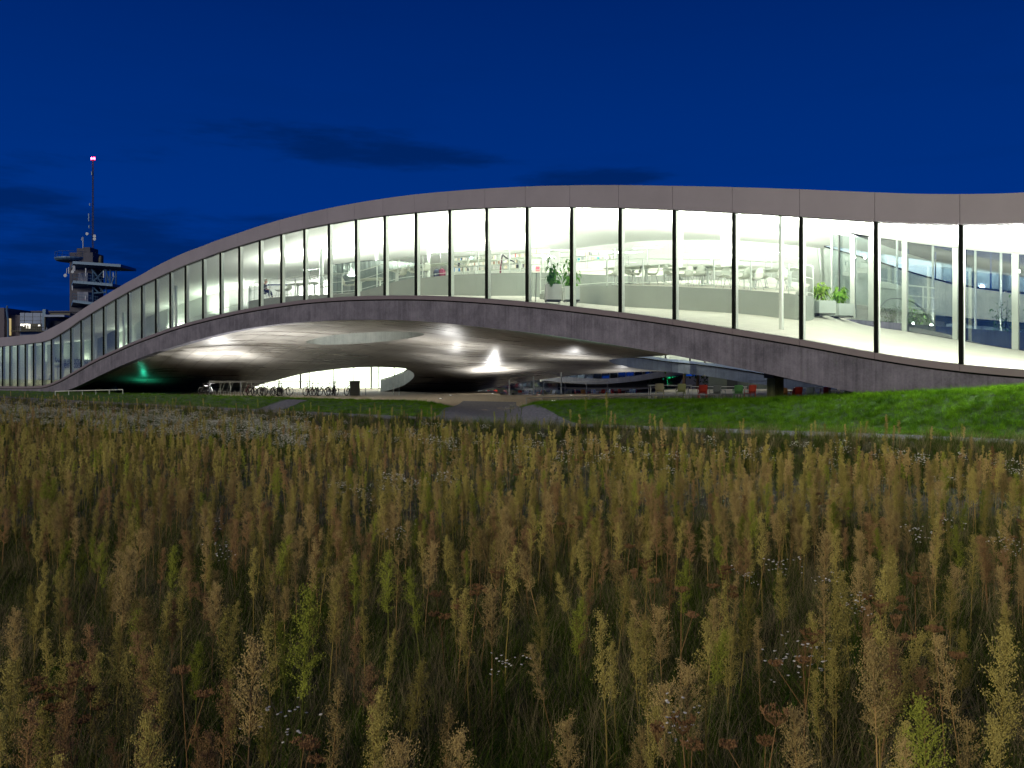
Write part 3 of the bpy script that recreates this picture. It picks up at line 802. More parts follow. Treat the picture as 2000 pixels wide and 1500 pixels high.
T2 = [(1054,574,3.7),(1068,572,3.7),(1085,568.8,3.8),(1105,565.5,3.9),(1132,561.4,4.1),(1150,560,4.3),(1170,558.5,4.5),(1208,557,4.8),(1240,557.5,5.0),(1280,558.6,5.2),(1317,560,5.3),(1375,562.3,5.4),(1430,565,5.4),(1480,568.4,5.4),(1520,571.5,5.3),(1560,575.7,5.3),(1578,578,5.6),(1586,580,6.4),(1588,582,7.6)]
def terrace(T, name, depth, slope=0.12):
    pts = catm(T, 4)
    top = [at(x, y, v) for x, y, v in pts]
    bot = []
    for (x, y, v), t in zip(pts, top):
        u, vv = uv_of(t.x, t.y); bot.append(Vector((t.x, t.y, min(zfloor(u, vv)-0.25, t.z-0.05))))
    bp(MB().ribbon(bot, top, 0.12, n3), name, M['parapet'])
    dp = [depth*(1-sstep(1440, 1560, x)) if T is T2 else depth for x, y, v in pts]
    rows = [[t+n3*(0.12+d*k/8)+Vector((0,0,slope*d*k/8-0.012)) for t, d in zip(top, dp)] for k in range(9)]
    mb = MB(); nn = len(top)
    for r in rows:
        for p in r: mb.v.append(tuple(p))
    for k in range(8):
        for j in range(nn-1):
            a = k*nn+j; mb.f.append((a, a+1, a+nn+1, a+nn)); mb.m.append(0)
    bp(mb, 'terrace_deck', M['carpet'], smooth=True)
    return pts, top
p1, top1 = terrace(T1, 'terrace_parapet', 15)
p2, top2 = terrace(T2, 'terrace_parapet', 6)
def railing(top, name, step=1.75, h=1.22, mids=(0.72, 0.14), r=0.024, close=True):
    off = n3*0.06
    mb = MB().tube([p+off+Vector((0,0,h)) for p in top], r, 6)
    for m in mids: mb.tube([p+off+Vector((0,0,m)) for p in top], r*0.62, 5)
    ro = bp(mb, name, M['rail'])
    acc = 0; last = None; posts = [top[0]]
    for a, b in zip(top, top[1:]):
        seg = (b-a).length; t = step-acc
        while t <= seg:
            posts.append(a+(b-a)*(t/seg)); t += step
        acc = (acc+seg) % step
    for q in posts:
        p = q+off
        bp(MB().box((p.x, p.y, p.z+h/2), (0.045, 0.045, h), math.atan2(DY, DX)), 'post', M['rail'], ro)
    return ro
railing(top1, 'railing'); railing(top2, 'railing')
# low ramp rail on the left flank, near the glass
rr = []
for k in range(30):
    x = 288+ (470-288)*k/29; X, Y = xy(x, 1.6); u, v = uv_of(X, Y); rr.append(Vector((X, Y, zfloor(u, v))))
railing(rr, 'railing', step=2.4, h=0.75, mids=(0.4,))
# second terrace further back, faint against the light
T3 = [(1432,533,10.5),(1460,535,10.3),(1500,541,10.2),(1545,549,10.2),(1575,556,10.4)]
pts = catm(T3, 4); tp = [at(x, y, v) for x, y, v in pts]
railing(tp, 'railing', step=2.2, h=1.1)
bp(MB().ribbon([p-Vector((0,0,1.6)) for p in tp], tp, 0.12, n3), 'terrace_parapet', M['white'])

def topz(pts, tops, x):
    for (a, b), (A, B) in zip(zip(pts, pts[1:]), zip(tops, tops[1:])):
        if min(a[0], b[0]) <= x <= max(a[0], b[0]) and a[0] != b[0]:
            t = (x-a[0])/(b[0]-a[0]); return a[2]+(b[2]-a[2])*t, A.z+(B.z-A.z)*t
    return pts[-1][2], tops[-1].z
def ondeck(which, x, dv, slope=0.12):
    pts, tops = ((p1[12:], top1[12:]) if which == 1 else (p2, top2))
    v, z = topz(pts, tops, x)
    X, Y = xy(x, v+dv)
    # deck height at that spot: nearest parapet point straight in front of it
    u, vv = uv_of(X, Y)
    best = min(range(len(tops)), key=lambda i: abs(uv_of(tops[i].x, tops[i].y)[0]-u))
    t = tops[best]; vb = uv_of(t.x, t.y)[1]
    return Vector((X, Y, t.z+slope*max(0, vv-vb-0.12)))
def onfloor(x, y):
    v = vfloor(x, y); p = at(x, y, v); u, vv = uv_of(p.x, p.y); return Vector((p.x, p.y, zfloor(u, vv)))

# --- columns
def column(x, base, r=0.085, lean=0.0):
    u, v = uv_of(base.x, base.y)
    zt = zceil(u, v)+0.1
    bp(MB().tube([(base.x, base.y, base.z-0.1), (base.x+lean, base.y, zt)], r, 14), 'column', M['rail'])
column(1526, onfloor(1526, 643), 0.082)
column(837, ondeck(1, 837, 3.4), 0.11); column(628, ondeck(1, 628, 4.0), 0.14); column(737, ondeck(1, 737, 8.0), 0.16)
column(1609, onfloor(1612, 600), 0.17, lean=-0.35)
for x, v, r in ((242, 2.6, 0.12),(343.6, 2.8, 0.12),(89, 3, 0.13),(188,3.5,0.1),(468,5.5,0.1),(1215,16,0.12),(1330,15,.12)):
    X, Y = xy(x, v); u, vv = uv_of(X, Y); column(x, Vector((X, Y, zfloor(u, vv))), r)
# broad pale pier and low back partition
for x0, x1, v in ((1408,1434,13),):
    a = Vector((*xy(x0, v), 0)); b = Vector((*xy(x1, v), 0)); u, vv = uv_of(a.x, a.y)
    bp(MB().ribbon([Vector((p.x,p.y,zfloor(u,vv)-.2)) for p in (a,b)], [Vector((p.x,p.y,zceil(u,vv)+.2)) for p in (a,b)], 0.5, n3), 'pier', M['white'])

# --- curtain wall on the left terrace
CT = [(642,519.5,7.5),(660,516.5,8.3),(690,512.8,8.9),(725,509.8,9.4),(755,509.6,9.6),(780,511.5,9.6),(800,513.5,9.5),(830,516,9.4)]
cp = catm(CT, 26); mb = MB(); up = []
ctop = []
for i, (x, y, v) in enumerate(cp):
    p = at(x, y, v)+n3*(0.10*math.sin(i*1.9)+0.05*math.sin(i*0.77)); ctop.append(p)
nn = len(ctop)
for p in ctop: mb.v += [(p.x, p.y, p.z-3.3), (p.x, p.y, p.z)]
for i in range(nn-1): mb.f.append((2*i, 2*i+1, 2*i+3, 2*i+2)); mb.m.append(0)
M['curtain'] = mat('pleated_curtain', (0.22,0.26,0.23), 0.9, var=0.08)
cu = mb.build('curtain', M['curtain']); tag(cu, 'long pale grey-green pleated curtain hanging behind the left terrace', 'curtain')
bp(MB().tube([at(x, y-0.6, v) for x, y, v in catm(CT, 6)], 0.03, 5), 'curtain_track', M['trim'])

# --- furniture
def make_shell_chair():
    t = empty('shell_chair')
    # one-piece shell: seat bending up into a rounded back, facing +X
    prof = [(0.24,0.455,0.19),(0.20,0.43,0.215),(0.10,0.42,0.23),(0.0,0.42,0.235),(-0.10,0.435,0.23),(-0.17,0.48,0.22),(-0.21,0.56,0.215),(-0.235,0.66,0.205),(-0.255,0.75,0.18),(-0.265,0.81,0.13),(-0.27,0.83,0.06)]
    K = 8; mb = MB(); vs = []
    for s_, off in ((0, 0), (1, -0.012)):
        for (x, z, w) in prof:
            for k in range(K+1):
                a = -1+2*k/K
                up = 0.055*abs(a)**2.6
                dx = 0.05*abs(a)**2.4 if z > 0.5 else 0
                vs.append((x+dx+(off if z > .5 else 0), a*w, z+(up if z < 0.6 else 0)+(off if z <= .5 else 0)))
    n1 = len(prof)*(K+1); fs = []
    for s_ in (0, 1):
        for i in range(len(prof)-1):
            for k in range(K):
                a = s_*n1+i*(K+1)+k; fs.append((a, a+1, a+K+2, a+K+1))
    for i in range(len(prof)-1):
        for k in (0, K):
            a = i*(K+1)+k; fs.append((a, a+K+1, a+K+1+n1, a+n1))
    for k in range(K):
        fs.append((k, k+1, k+1+n1, k+n1)); a = (len(prof)-1)*(K+1)+k; fs.append((a, a+1, a+1+n1, a+n1))
    mb.add(vs, fs); mb.build('seat_shell', M['shellchair'], t, smooth=True)
    for sx in (1, -1):
        for sy in (1, -1):
            MB().tube([(0.10*sx-0.01, 0.13*sy, 0.41), (0.20*sx-0.01, 0.22*sy, 0.0)], 0.009, 5).build('leg', M['steel'], t)
    MB().tube([(0.09,0.13,0.40),(-0.11,0.13,0.40),(-0.11,-0.13,0.40),(0.09,-0.13,0.40),(0.09,0.13,0.40)], 0.007, 4).build('under_frame', M['steel'], t)
    return t
proto_chair = make_shell_chair(); used = [False]
def place(proto, used, loc, rz, label, cat, group, sc=1.0):
    o = proto if not used[0] else copy_tree(proto); used[0] = True
    o.location = loc; o.rotation_euler = (0,0,rz); o.scale = (sc,)*3
    return tag(o, label, cat, group)
G = 'shell chairs on the library terraces'
CH = [(2,1199,0.5,2.2,'just left of the third wide table post'),(2,1231,1.6,0.6,'under the leftmost table of the right terrace'),(2,1243,0.8,3.3,'side-on below the leftmost table'),(2,1276,1.0,3.0,'turned away at the right end of the leftmost table'),(2,1309,1.5,.3,'under the thick black window joint of the right terrace'),(2,1341,0.5,2.0,'left end of the middle table'),(2,1363,1.0,2.0,'tallest-looking, in front of the middle table'),(2,1377,1.9,0.4,'behind the middle table leg'),(2,1412,1.0,3.9,'with its back to the right by the middle table'),(2,1426,0.5,3.6,'right end of the middle table'),(2,1453,0.6,2.1,'left of the right-hand table'),(2,1476,0.5,2.1,'in front of the right-hand table'),(2,1488,1.6,1.0,'beneath the right-hand table'),(2,1527,1.4,1.4,'behind the slim round column'),
      (1,561,1.4,2.6,'high-backed beside the reading person on the left terrace'),(1,546,0.9,3.0,'facing the reading person'),(1,634,0.8,3.3,'between the two left table lamps'),(1,677,0.7,0.5,'low at the foot of the curtain'),(1,690,1.2,2.9,'beside the black window joint in front of the curtain'),(1,784,0.9,2.4,'at the right edge of the curtain'),(1,806,1.0,0.2,'edge-on beside the round table right of the curtain'),(1,821,0.5,3.4,'big and close behind the railing left of the white column'),(1,831,1.2,2.2,'right behind the white column'),(1,907,1.0,3.1,'broad-backed in front of the small green sign'),(1,988,0.8,3.0,'with the dark coat over it'),(1,1028,1.6,2.0,'right of the coat chair by the bookshelves')]
for (w, x, dv, rz, lb) in CH:
    place(proto_chair, used, ondeck(w, x, dv), rz, 'pale shell chair '+lb, 'chair', G, 1.08)

def make_table(Lx=2.3, Ly=1.0):
    t = empty('reading_table')
    mb = MB(); vs = [(-Lx/2,-Ly/2),(Lx/2,-Ly/2),(Lx/2,Ly/2),(-Lx/2,Ly/2)]
    mb.box((0,0,0.74), (Lx, Ly, 0.028)); mb.build('tabletop', M['tabletop'], t)
    for s in (-1, 1):
        l = MB(); l.box((s*Lx*0.33, 0, 0.34), (0.09, 0.09, 0.68)); 
        l.tube([(s*Lx*0.33,0,0.60),(s*Lx*0.33,Ly*0.38,0.715)], 0.028, 5); l.tube([(s*Lx*0.33,0,0.60),(s*Lx*0.33,-Ly*0.38,0.715)], 0.028, 5)
        l.tube([(s*Lx*0.33,-Ly*0.34,0.02),(s*Lx*0.33,Ly*0.34,0.02)], 0.03, 5)
        l.build('leg', M['rail'], t)
    return t
tproto = make_table(); tu = [False]
for (w, x, dv, rz, lb) in [(2,1267,1.9,0.25,'with a tall lamp, at the left of the right terrace'),(2,1232,1.2,0.15,'low at the very left of the right terrace'),(2,1405,1.9,0.2,'in the middle of the right terrace'),(2,1350,1.4,0.15,'left of the middle one, partly hidden by chairs'),(2,1507,1.9,0.1,'at the right end of the right terrace'),(1,598,1.6,0.2,'under two lamp bars on the left terrace'),(1,723,2.0,0.2,'in front of the curtain'),(1,795,1.3,0.2,'between curtain and white column'),(1,853,1.8,0.3,'right of the white column'),(1,930,2.2,0.3,'in front of the low bookshelves'),(1,1040,2.4,0.3,'left of the tall potted plants')]:
    place(tproto, tu, ondeck(w, x, dv), math.atan2(DY, DX)+rz, 'pale reading table '+lb, 'table', 'reading tables on the library terraces', 1.05)

# slim T-shaped table lamps
def make_tlamp():
    t = empty('pole_lamp')
    MB().tube([(0,0,0),(0,0,1.95)], 0.014, 6).build('pole', M['steel'], t)
    MB().box((0,0,1.97), (1.35,0.10,0.035)).build('lamp_bar', M['steel'], t)
    MB().lathe([(0.12,0),(0.12,0.015),(0.02,0.03)], n=12).build('foot', M['steel'], t)
    return t
lp = make_tlamp(); lu = [False]
for (w, x, dv, ht, lb) in [(2,1264.5,2.0,483,'highest bar, over the leftmost table of the right terrace'),(2,1227.5,1.7,492.5,'lower bar left of the highest one, touching the black window joint'),(2,1389,2.2,489.5,'over the middle table of the right terrace'),(2,1344,2.6,497,'very faint, left of the middle table lamp'),(2,1496,2.2,494,'over the right-hand table beside the slim column'),(1,576,2.0,547,'low bar between the reading person and the curtain'),(1,606,2.4,526,'higher bar beside the left white column'),(1,860,2.4,492,'just right of the white column'),(1,928,3.0,479,'over the low bookshelves'),(1,657,1.6,542,'short bar in front of the curtain')]:
    p = ondeck(w, x, dv); D = p.y; zt = EYE-(ht-HOR)*D/F
    s = max(0.4, (zt-p.z)/1.97)
    o = place(lp, lu, p, math.atan2(DY, DX)+0.35, 'thin T-shaped reading lamp, '+lb, 'lamp', 'pole lamps on the library terraces')
    o.scale = (1,1,s)

# --- bookshelves and books
BK = [mat('book_'+n, c, 0.6) for n, c in (('white',(0.75,0.75,0.7)),('black',(0.02,0.02,0.025)),('blue',(0.05,0.2,0.45)),('teal',(0.06,0.35,0.4)),('yellow',(0.65,0.55,0.12)),('red',(0.55,0.06,0.05)),('brown',(0.25,0.13,0.07)),('grey',(0.35,0.37,0.38)),('cream',(0.7,0.62,0.45)))]
BN = ['white','black','blue','teal','yellow','red','brown','grey','cream']
M['shelf'] = mat('shelf_metal', (0.55,0.6,0.5), 0.5)
def bookcase(xa, xb, dv, tiers, zt_px, lab, dens=0.7):
    """shelf unit facing the camera from pixel column xa to xb; top edge at row zt_px"""
    a = ondeck(1, xa, dv); b = ondeck(1, xb, dv)
    D = (a.y+b.y)/2; ztop = EYE-(zt_px-HOR)*D/F
    ax = Vector((b.x-a.x, b.y-a.y, 0)); Lg = ax.length; ax.normalize(); back = Vector((-ax.y, ax.x, 0))
    if back.y < 0: back = -back
    t = empty('bookcase', (a.x, a.y, ztop-tiers*0.36), math.atan2(ax.y, ax.x))
    tag(t, lab, 'bookcase', 'bookcases at the back of the terrace')
    sgn = 1 if (Matrix.Rotation(math.atan2(ax.y, ax.x), 3, 'Z') @ Vector((0,1,0))).dot(back) > 0 else -1
    H = tiers*0.36
    MB().box((Lg/2, sgn*0.34, H/2-0.6), (Lg, 0.02, H+1.2)).build('back_panel', M['white'], t)
    for k in range(tiers+1):
        MB().box((Lg/2, sgn*0.17, k*0.36), (Lg-0.06, 0.32, 0.02)).build('shelf', M['shelf'], t)
    nb = max(1, int(Lg/1.8))
    for k in range(nb+1):
        MB().box((Lg*k/nb, sgn*0.17, H/2-0.6), (0.03, 0.33, H+1.2)).build('upright', M['white'], t)
    out = []
    for k in range(tiers):
        q = 0.1; nth = 0
        while q < Lg-0.15:
            w = rnd.uniform(0.035, 0.11)
            if rnd.random() < dens:
                h = rnd.uniform(0.2, 0.30); ci = rnd.choices(range(9), [16,2.2,1.2,.8,.7,.5,.8,4,6])[0]
                P = Vector((a.x, a.y, 0))+ax*(q+w/2)+back*0.13
                nth += 1; out.append((P, t.location.z+k*0.36+0.011, w, h, ci, math.atan2(ax.y, ax.x), k, nth))
            q += w+0.004+(0.25*rnd.random() if rnd.random() < 0.12 else 0)
    return out
books = []
books += [(b, 'of the long bookcase') for b in bookcase(880, 1030, 10.0, 3, 497, 'long low white bookcase behind the dark coat', 0.75)]
books += [(b, 'of the tall bookcase') for b in bookcase(1033, 1072, 9.0, 3, 484, 'tall white bookcase ending above the first potted plant', 0.8)]
books += [(b, 'of the far bookcase') for b in bookcase(1092, 1200, 10.5, 2, 489, 'far low bookcase right of the potted plants', 0.35)]
rnd.shuffle(books)
bm_cache = {}
def ordn(n): return {1:'first',2:'second',3:'third'}.get(n, str(n)+('st' if n % 10 == 1 and n != 11 else 'nd' if n % 10 == 2 and n != 12 else 'rd' if n % 10 == 3 and n != 13 else 'th'))
for (b, where) in books[:230]:
    P, z, w, h, ci, rz, tier, nth = b
    if ci not in bm_cache:
        mb = MB(); mb.box((0,0,0.5), (1,0.18,1)); bo = mb.build('book', BK[ci]); bm_cache[ci] = bo.data; o = bo
    else: o = link(bpy.data.objects.new('book', bm_cache[ci]))
    o.location = (P.x, P.y, z); o.rotation_euler = (0,0,rz); o.scale = (w,1,h)
    tag(o, BN[ci]+' book, '+ordn(nth)+' from the left on the '+('bottom','middle','top')[tier]+' shelf '+where, 'book', 'books on the library shelves')

# --- person reading on the left terrace (seated in profile, head bent over the lap)
M['skin'] = mat('skin', (0.55,0.33,0.24), 0.5); M['hair'] = mat('blond_hair', (0.36,0.24,0.12), 0.6, var=0.2, vscale=20)
M['jacket'] = mat('grey_jacket', (0.05,0.05,0.045), 0.8, var=0.3, vscale=8); M['jeans'] = mat('dark_blue_jeans', (0.012,0.02,0.05), 0.8)
M['shoe'] = mat('black_shoe', (0.01,0.01,0.01), 0.5)
def skin_mesh(name, verts, edges, radii, m, parent, root=0, sub=2):
    me = bpy.data.meshes.new(name); me.from_pydata(verts, edges, []); o = link(bpy.data.objects.new(name, me))
    me.materials.append(m)
    o.modifiers.new('skin', 'SKIN')
    if not me.skin_vertices: me.attributes
    bpy.context.view_layer.objects.active = o
    sv = me.skin_vertices[0].data if me.skin_vertices else None
    if sv:
        for i, r in enumerate(radii): sv[i].radius = (r, r) if not isinstance(r, tuple) else r; sv[i].use_root = (i == root)
    md = o.modifiers.new('sub', 'SUBSURF'); md.levels = sub; md.render_levels = sub
    dg = bpy.context.evaluated_depsgraph_get(); ev = o.evaluated_get(dg)
    nm = bpy.data.meshes.new_from_object(ev); nm.name = name
    o.modifiers.clear(); o.data = nm
    if not nm.materials: nm.materials.append(m)
    nm.polygons.foreach_set('use_smooth', [True]*len(nm.polygons))
    o.parent = parent
    return o
def seated_person():
    t = empty('person')
    V = []; E = []; Rr = []
    def ad(p, r, frm=None):
        V.append(p); Rr.append(r)
        if frm is not None: E.append((frm, len(V)-1))
        return len(V)-1
    pel = ad((0,0,0.50), (0.16,0.13)); wa = ad((0.00,0,0.66), (0.14,0.11), pel); ch = ad((0.07,0,0.86), (0.17,0.12), wa)
    nk = ad((0.14,0,1.02), 0.06, ch); hb = ad((0.19,0,1.09), 0.075, nk); hd = ad((0.235,0,1.16), (0.085,0.095), hb); ht = ad((0.26,0,1.23), 0.07, hd)
    ns = ad((0.325,0,1.12), 0.018, hb)
    for s in (-1, 1):
        hp = ad((0.05,0.09*s,0.49), 0.095, pel); kn = ad((0.47,0.12*s,0.53), 0.068, hp); 
        an = ad((0.58+0.03*s,0.12*s,0.10), 0.045, kn); he = ad((0.60+0.03*s,0.12*s,0.05), 0.042, an); to = ad((0.76+0.03*s,0.13*s,0.035), 0.035, he)
        shd = ad((0.09,0.17*s,0.93), 0.065, ch); el = ad((0.10,0.24*s,0.67), 0.05, shd); wr = ad((0.32,0.15*s,0.62), 0.03, el)
        pm = ad((0.385,0.12*s,0.63), 0.034, wr)
        for q in range(4):
            yy = (0.12+0.022*(q-1.5))*s; ln = (0.045,0.052,0.05,0.038)[q]
            f1 = ad((0.425, yy, 0.64), 0.010, pm); ad((0.425+ln*0.6, yy, 0.648), 0.0085, f1)
        th = ad((0.385, 0.085*s, 0.655), 0.011, pm); ad((0.42, 0.072*s, 0.665), 0.009, th)
    body = skin_mesh('body', V, E, Rr, M['skin'], t)
    # jacket, trousers, shoes and hair as shells over the body
    def shell(name, vs, es, rs, m): return skin_mesh(name, vs, es, rs, m, t)
    shell('jacket', [(0,0,0.54),(0.0,0,0.68),(0.07,0,0.87),(0.12,0,0.985),(0.09,0.18,0.93),(0.10,0.25,0.67),(0.29,0.165,0.625),(0.09,-0.18,0.93),(0.10,-0.25,0.67),(0.29,-0.165,0.625)],
          [(0,1),(1,2),(2,3),(2,4),(4,5),(5,6),(2,7),(7,8),(8,9)], [(0.175,0.145),(0.165,0.135),(0.195,0.14),0.085,0.08,0.064,0.044,0.08,0.064,0.044], M['jacket'])
    shell('trousers', [(0,0,0.49),(0.05,0.09,0.485),(0.47,0.12,0.53),(0.61,0.12,0.12),(0.05,-0.09,0.485),(0.47,-0.12,0.53),(0.55,-0.12,0.12)],
          [(0,1),(1,2),(2,3),(0,4),(4,5),(5,6)], [(0.175,0.14),0.11,0.082,0.058,0.11,0.082,0.058], M['jeans'])
    for s in (-1, 1):
        shell('shoe', [(0.57+0.03*s,0.12*s,0.06),(0.66+0.03*s,0.125*s,0.045),(0.78+0.03*s,0.13*s,0.035)], [(0,1),(1,2)], [0.055,0.05,0.042], M['shoe'])
    shell('hair', [(0.15,0,1.10),(0.185,0,1.20),(0.25,0,1.265),(0.31,0,1.245)], [(0,1),(1,2),(2,3)], [0.07,0.088,0.078,0.05], M['hair'])
    return t
pr = seated_person()
p = ondeck(1, 514, 0.75); pr.location = p+Vector((0,0,0.02)); pr.rotation_euler = (0,0,math.atan2(-0.25, 1)); pr.scale = (1.06,)*3
tag(pr, 'person in dark jacket and blue trousers seated in profile, head bent over the lap', 'person')
o = place(proto_chair, used, p, math.atan2(-0.25, 1), 'pale shell chair the reading person sits on', 'chair', G, 1.06)

# --- coat over a chair, bags, small exit sign
M['coat'] = mat('charcoal_cloth', (0.045,0.045,0.05), 0.9, var=0.3, vscale=12); M['wine'] = mat('wine_cloth', (0.10,0.012,0.03), 0.9)
p = ondeck(1, 990, 0.7)
ct = empty('draped_coat', p); tag(ct, 'charcoal coat with wine-red lining draped over a chair back', 'coat')
mb = MB(); ys = [-0.24,-0.12,0,0.12,0.24]
prof = [(-0.30,0.50),(-0.31,0.7),(-0.29,0.92),(-0.22,0.98),(-0.10,0.86),(0.12,0.72),(0.36,0.62),(0.42,0.56)]
vs = [(x+0.02*math.sin(7*y+z*9), y*(1.0 if i else 1.1), z+0.015*math.sin(11*y+i)) for i, (x, z) in enumerate(prof) for y in ys]
vs2 = [(x+0.03, y, z-0.05) for (x, y, z) in vs]
nn = len(vs); fs = []
for i in range(len(prof)-1):
    for j in range(4):
        a = i*5+j; fs += [(a, a+1, a+6, a+5), (a+nn, a+5+nn, a+6+nn, a+1+nn)]
for i in range(len(prof)-1):
    for j in (0, 4): a = i*5+j; fs.append((a, a+5, a+5+nn, a+nn))
for j in range(4): fs += [(j, j+nn, j+1+nn, j+1)]; 
for j in range(4): a = 35+j; fs.append((a, a+1, a+1+nn, a+nn))
mb.add(vs+vs2, fs); cobj = mb.build('coat_body', M['coat'], ct, smooth=True)
mb = MB(); mb.ribbon([(-0.40,-0.2,0.0),(-0.36,0,0.0),(-0.40,0.2,0.0)], [(-0.30,-0.17,0.9),(-0.30,0,0.93),(-0.30,0.17,0.9)], 0.05, Vector((1,0,0))); mb.build('coat_lining', M['wine'], ct)
def bag(x, dv, m, lb, w=0.4, h=0.42):
    p = ondeck(1, x, dv); t = empty('backpack', p, 0.3); tag(t, lb, 'bag', 'bags behind the railing')
    MB().lathe([(w*0.42,0),(w*0.5,0.04),(w*0.5,h*0.6),(w*0.42,h*0.88),(w*0.25,h)], n=12).build('bag_body', m, t, smooth=True).scale = (1,0.6,1)
    MB().torus((0,0,h+0.02), 0.06, 0.012, n=12, k=5).build('handle', m, t)
bag(853.5, 0.5, mat('navy_cloth', (0.01,0.015,0.03), 0.8), 'navy backpack on the terrace floor right of the white column')
bag(863.5, 0.6, M['wine'], 'wine-red backpack beside the navy one behind the railing')
ob = ondeck(1, 921, 5.0); D = ob.y
sg = empty('wayfinding_sign', (ob.x, ob.y, EYE-(504-HOR)*D/F)); tag(sg, 'tiny dark green sign with two pale symbols above the terrace', 'sign')
MB().box((0,0,0), (0.2,0.03,0.14)).build('sign_panel', mat('sign_green', (0.01,0.08,0.05), 0.5), sg)
MB().box((-0.04,-0.02,0), (0.04,0.01,0.08)).box((0.05,-0.02,0), (0.05,0.01,0.05)).build('symbols', M['white'], sg)
MB().tube([(0,0,0.07),(0,0,0.5)], 0.008, 4).build('hanger', M['steel'], sg)
# little red poster on the parapet end
ob = ondeck(1, 1050, 1.6); D = ob.y
po = MB().box((ob.x, ob.y, EYE-(526-HOR)*D/F), (0.24,0.02,0.32), 0.3).build('red_notice', mat('notice_red', (0.7,0.08,0.12), 0.6)); tag(po, 'small pink-red notice left of the first potted plant', 'notice')

# --- potted plants in square planters on legs
M['leafA'] = foliage('glossy_leaf', (0.03,0.10,0.015), (0.10,0.22,0.03), tr=0.4, scale=6)
M['leafB'] = foliage('bright_leaf', (0.10,0.22,0.03), (0.28,0.38,0.08), tr=0.45, scale=6)
M['stemg'] = mat('brown_stem', (0.06,0.04,0.025), 0.8)
def leaf(mb, p, d, ln, w, droop, r):
    """one pointed, folded leaf hanging from p in direction d"""
    d = Vector(d).normalized(); side = d.cross(Vector((0,0,1)));
    side = side.normalized() if side.length > 1e-3 else Vector((1,0,0))
    q = [Vector(p)]
    ts = (0, .18, .42, .7, 1.0); ws = (0.0, .75, 1.0, .6, 0.0)
    c = []
    for t in ts: c.append(Vector(p)+d*ln*t+Vector((0,0,-droop*ln*t*t)))
    vs = [c[0]]
    for i in (1,2,3): vs += [c[i]-side*w*ws[i]/2+Vector((0,0,0.15*w*ws[i])), c[i], c[i]+side*w*ws[i]/2+Vector((0,0,0.15*w*ws[i]))]
    vs.append(c[4])
    mb.add(vs, [(0,1,2),(0,2,3),(1,4,5,2),(2,5,6,3),(4,7,8,5),(5,8,9,6),(7,10,8),(8,10,9)])
def planter(p, rz, w, h, lbl, kind, seed):
    r = random.Random(seed)
    t = empty('potted_plant', p, rz); tag(t, lbl, 'plant', 'potted plants along the glass')
    lg = 0.09
    mb = MB(); vs = [(-w/2,-w/2),(w/2,-w/2),(w/2,w/2),(-w/2,w/2)]
    mb.box((0,0,lg+0.06+(h-lg-0.06)/2), (w,w,h-lg-0.06)); mb.build('planter', M['planter'], t)
    MB().box((0,0,lg+0.03), (w*0.96,w*0.96,0.055)).build('planter_base', M['trim'], t)
    for sx in (-1,1):
        for sy in (-1,1): MB().box((sx*w*0.42, sy*w*0.42, lg/2), (0.025,0.025,lg)).build('leg', M['steel'], t)
    so_ = MB(); lf = MB()
    if kind == 'tall':
        for k in range(3):
            x = r.uniform(-.08,.08); y = r.uniform(-.08,.08); H = (1.25,0.95,0.7)[k]
            tip = (x+r.uniform(-.2,.2), y+r.uniform(-.2,.2), h+H)
            so_.tube([(x,y,h-0.03),((x+tip[0])/2+.02,(y+tip[1])/2,h+H*.5),tip], [0.014,0.01,0.005], 5)
            for j in range(26):
                q = 0.05+0.95*j/25; a = r.uniform(0,2*PI)
                c = Vector((x,y,h)).lerp(Vector(tip), q)
                L0 = 0.30*(1-0.55*q)*r.uniform(.7,1.15)
                c2 = c+Vector((math.cos(a),math.sin(a),0.3))*0.10
                so_.tube([c, c2], 0.004, 3)
                leaf(lf, c2, (math.cos(a),math.sin(a),-0.35), L0, L0*0.62, 0.9, r)
    else:
        so_.tube([(0,0,h-0.03),(0.02,0,h+0.45)], [0.014,0.008], 5)
        for j in range(150):
            a = r.uniform(0,2*PI); b = math.acos(r.uniform(-0.9,1)); rr = 0.34*r.uniform(.35,1)
            c = Vector((math.sin(b)*math.cos(a)*rr*.95, math.sin(b)*math.sin(a)*rr*.95, h+0.44+math.cos(b)*rr*1.15))
            if j % 4 == 0: so_.tube([(0.01,0,h+0.1+0.2*r.random()), c], 0.004, 3)
            L0 = r.uniform(.11,.2)
            leaf(lf, c, (math.cos(a),math.sin(a),r.uniform(-.7,.1)), L0, L0*.7, 0.8, r)
    so_.build('stem', M['stemg'], t); lf.build('foliage', M['leafA'] if kind == 'tall' else M['leafB'], t)
fr = math.atan2(DY, DX)
planter(onfloor(1080, 593.0)-Vector((0,0,0)), 0.05, 0.66, 0.80, 'tall dark-leaved plant in a square grey planter, left of the black window joint', 'tall', 3)
planter(onfloor(1116, 592.6), 0.1, 0.66, 0.74, 'drooping lighter plant in a grey planter half hidden behind the window joint', 'tall', 8)
planter(onfloor(1603, 619.5), 0.35, 0.85, 0.66, 'bushy yellow-green plant in a white planter, left one by the slanted column', 'bush', 5)
planter(onfloor(1640, 624), 0.4, 0.82, 0.66, 'bushy pale green plant in a white planter, right one before the court glass', 'bush', 11)
# thin leaning rod left of the first planter
q = onfloor(1046, 589.5); bp(MB().tube([q, (q.x+0.04, q.y, q.z+1.25)], 0.018, 5), 'barrier_post', M['trim'])

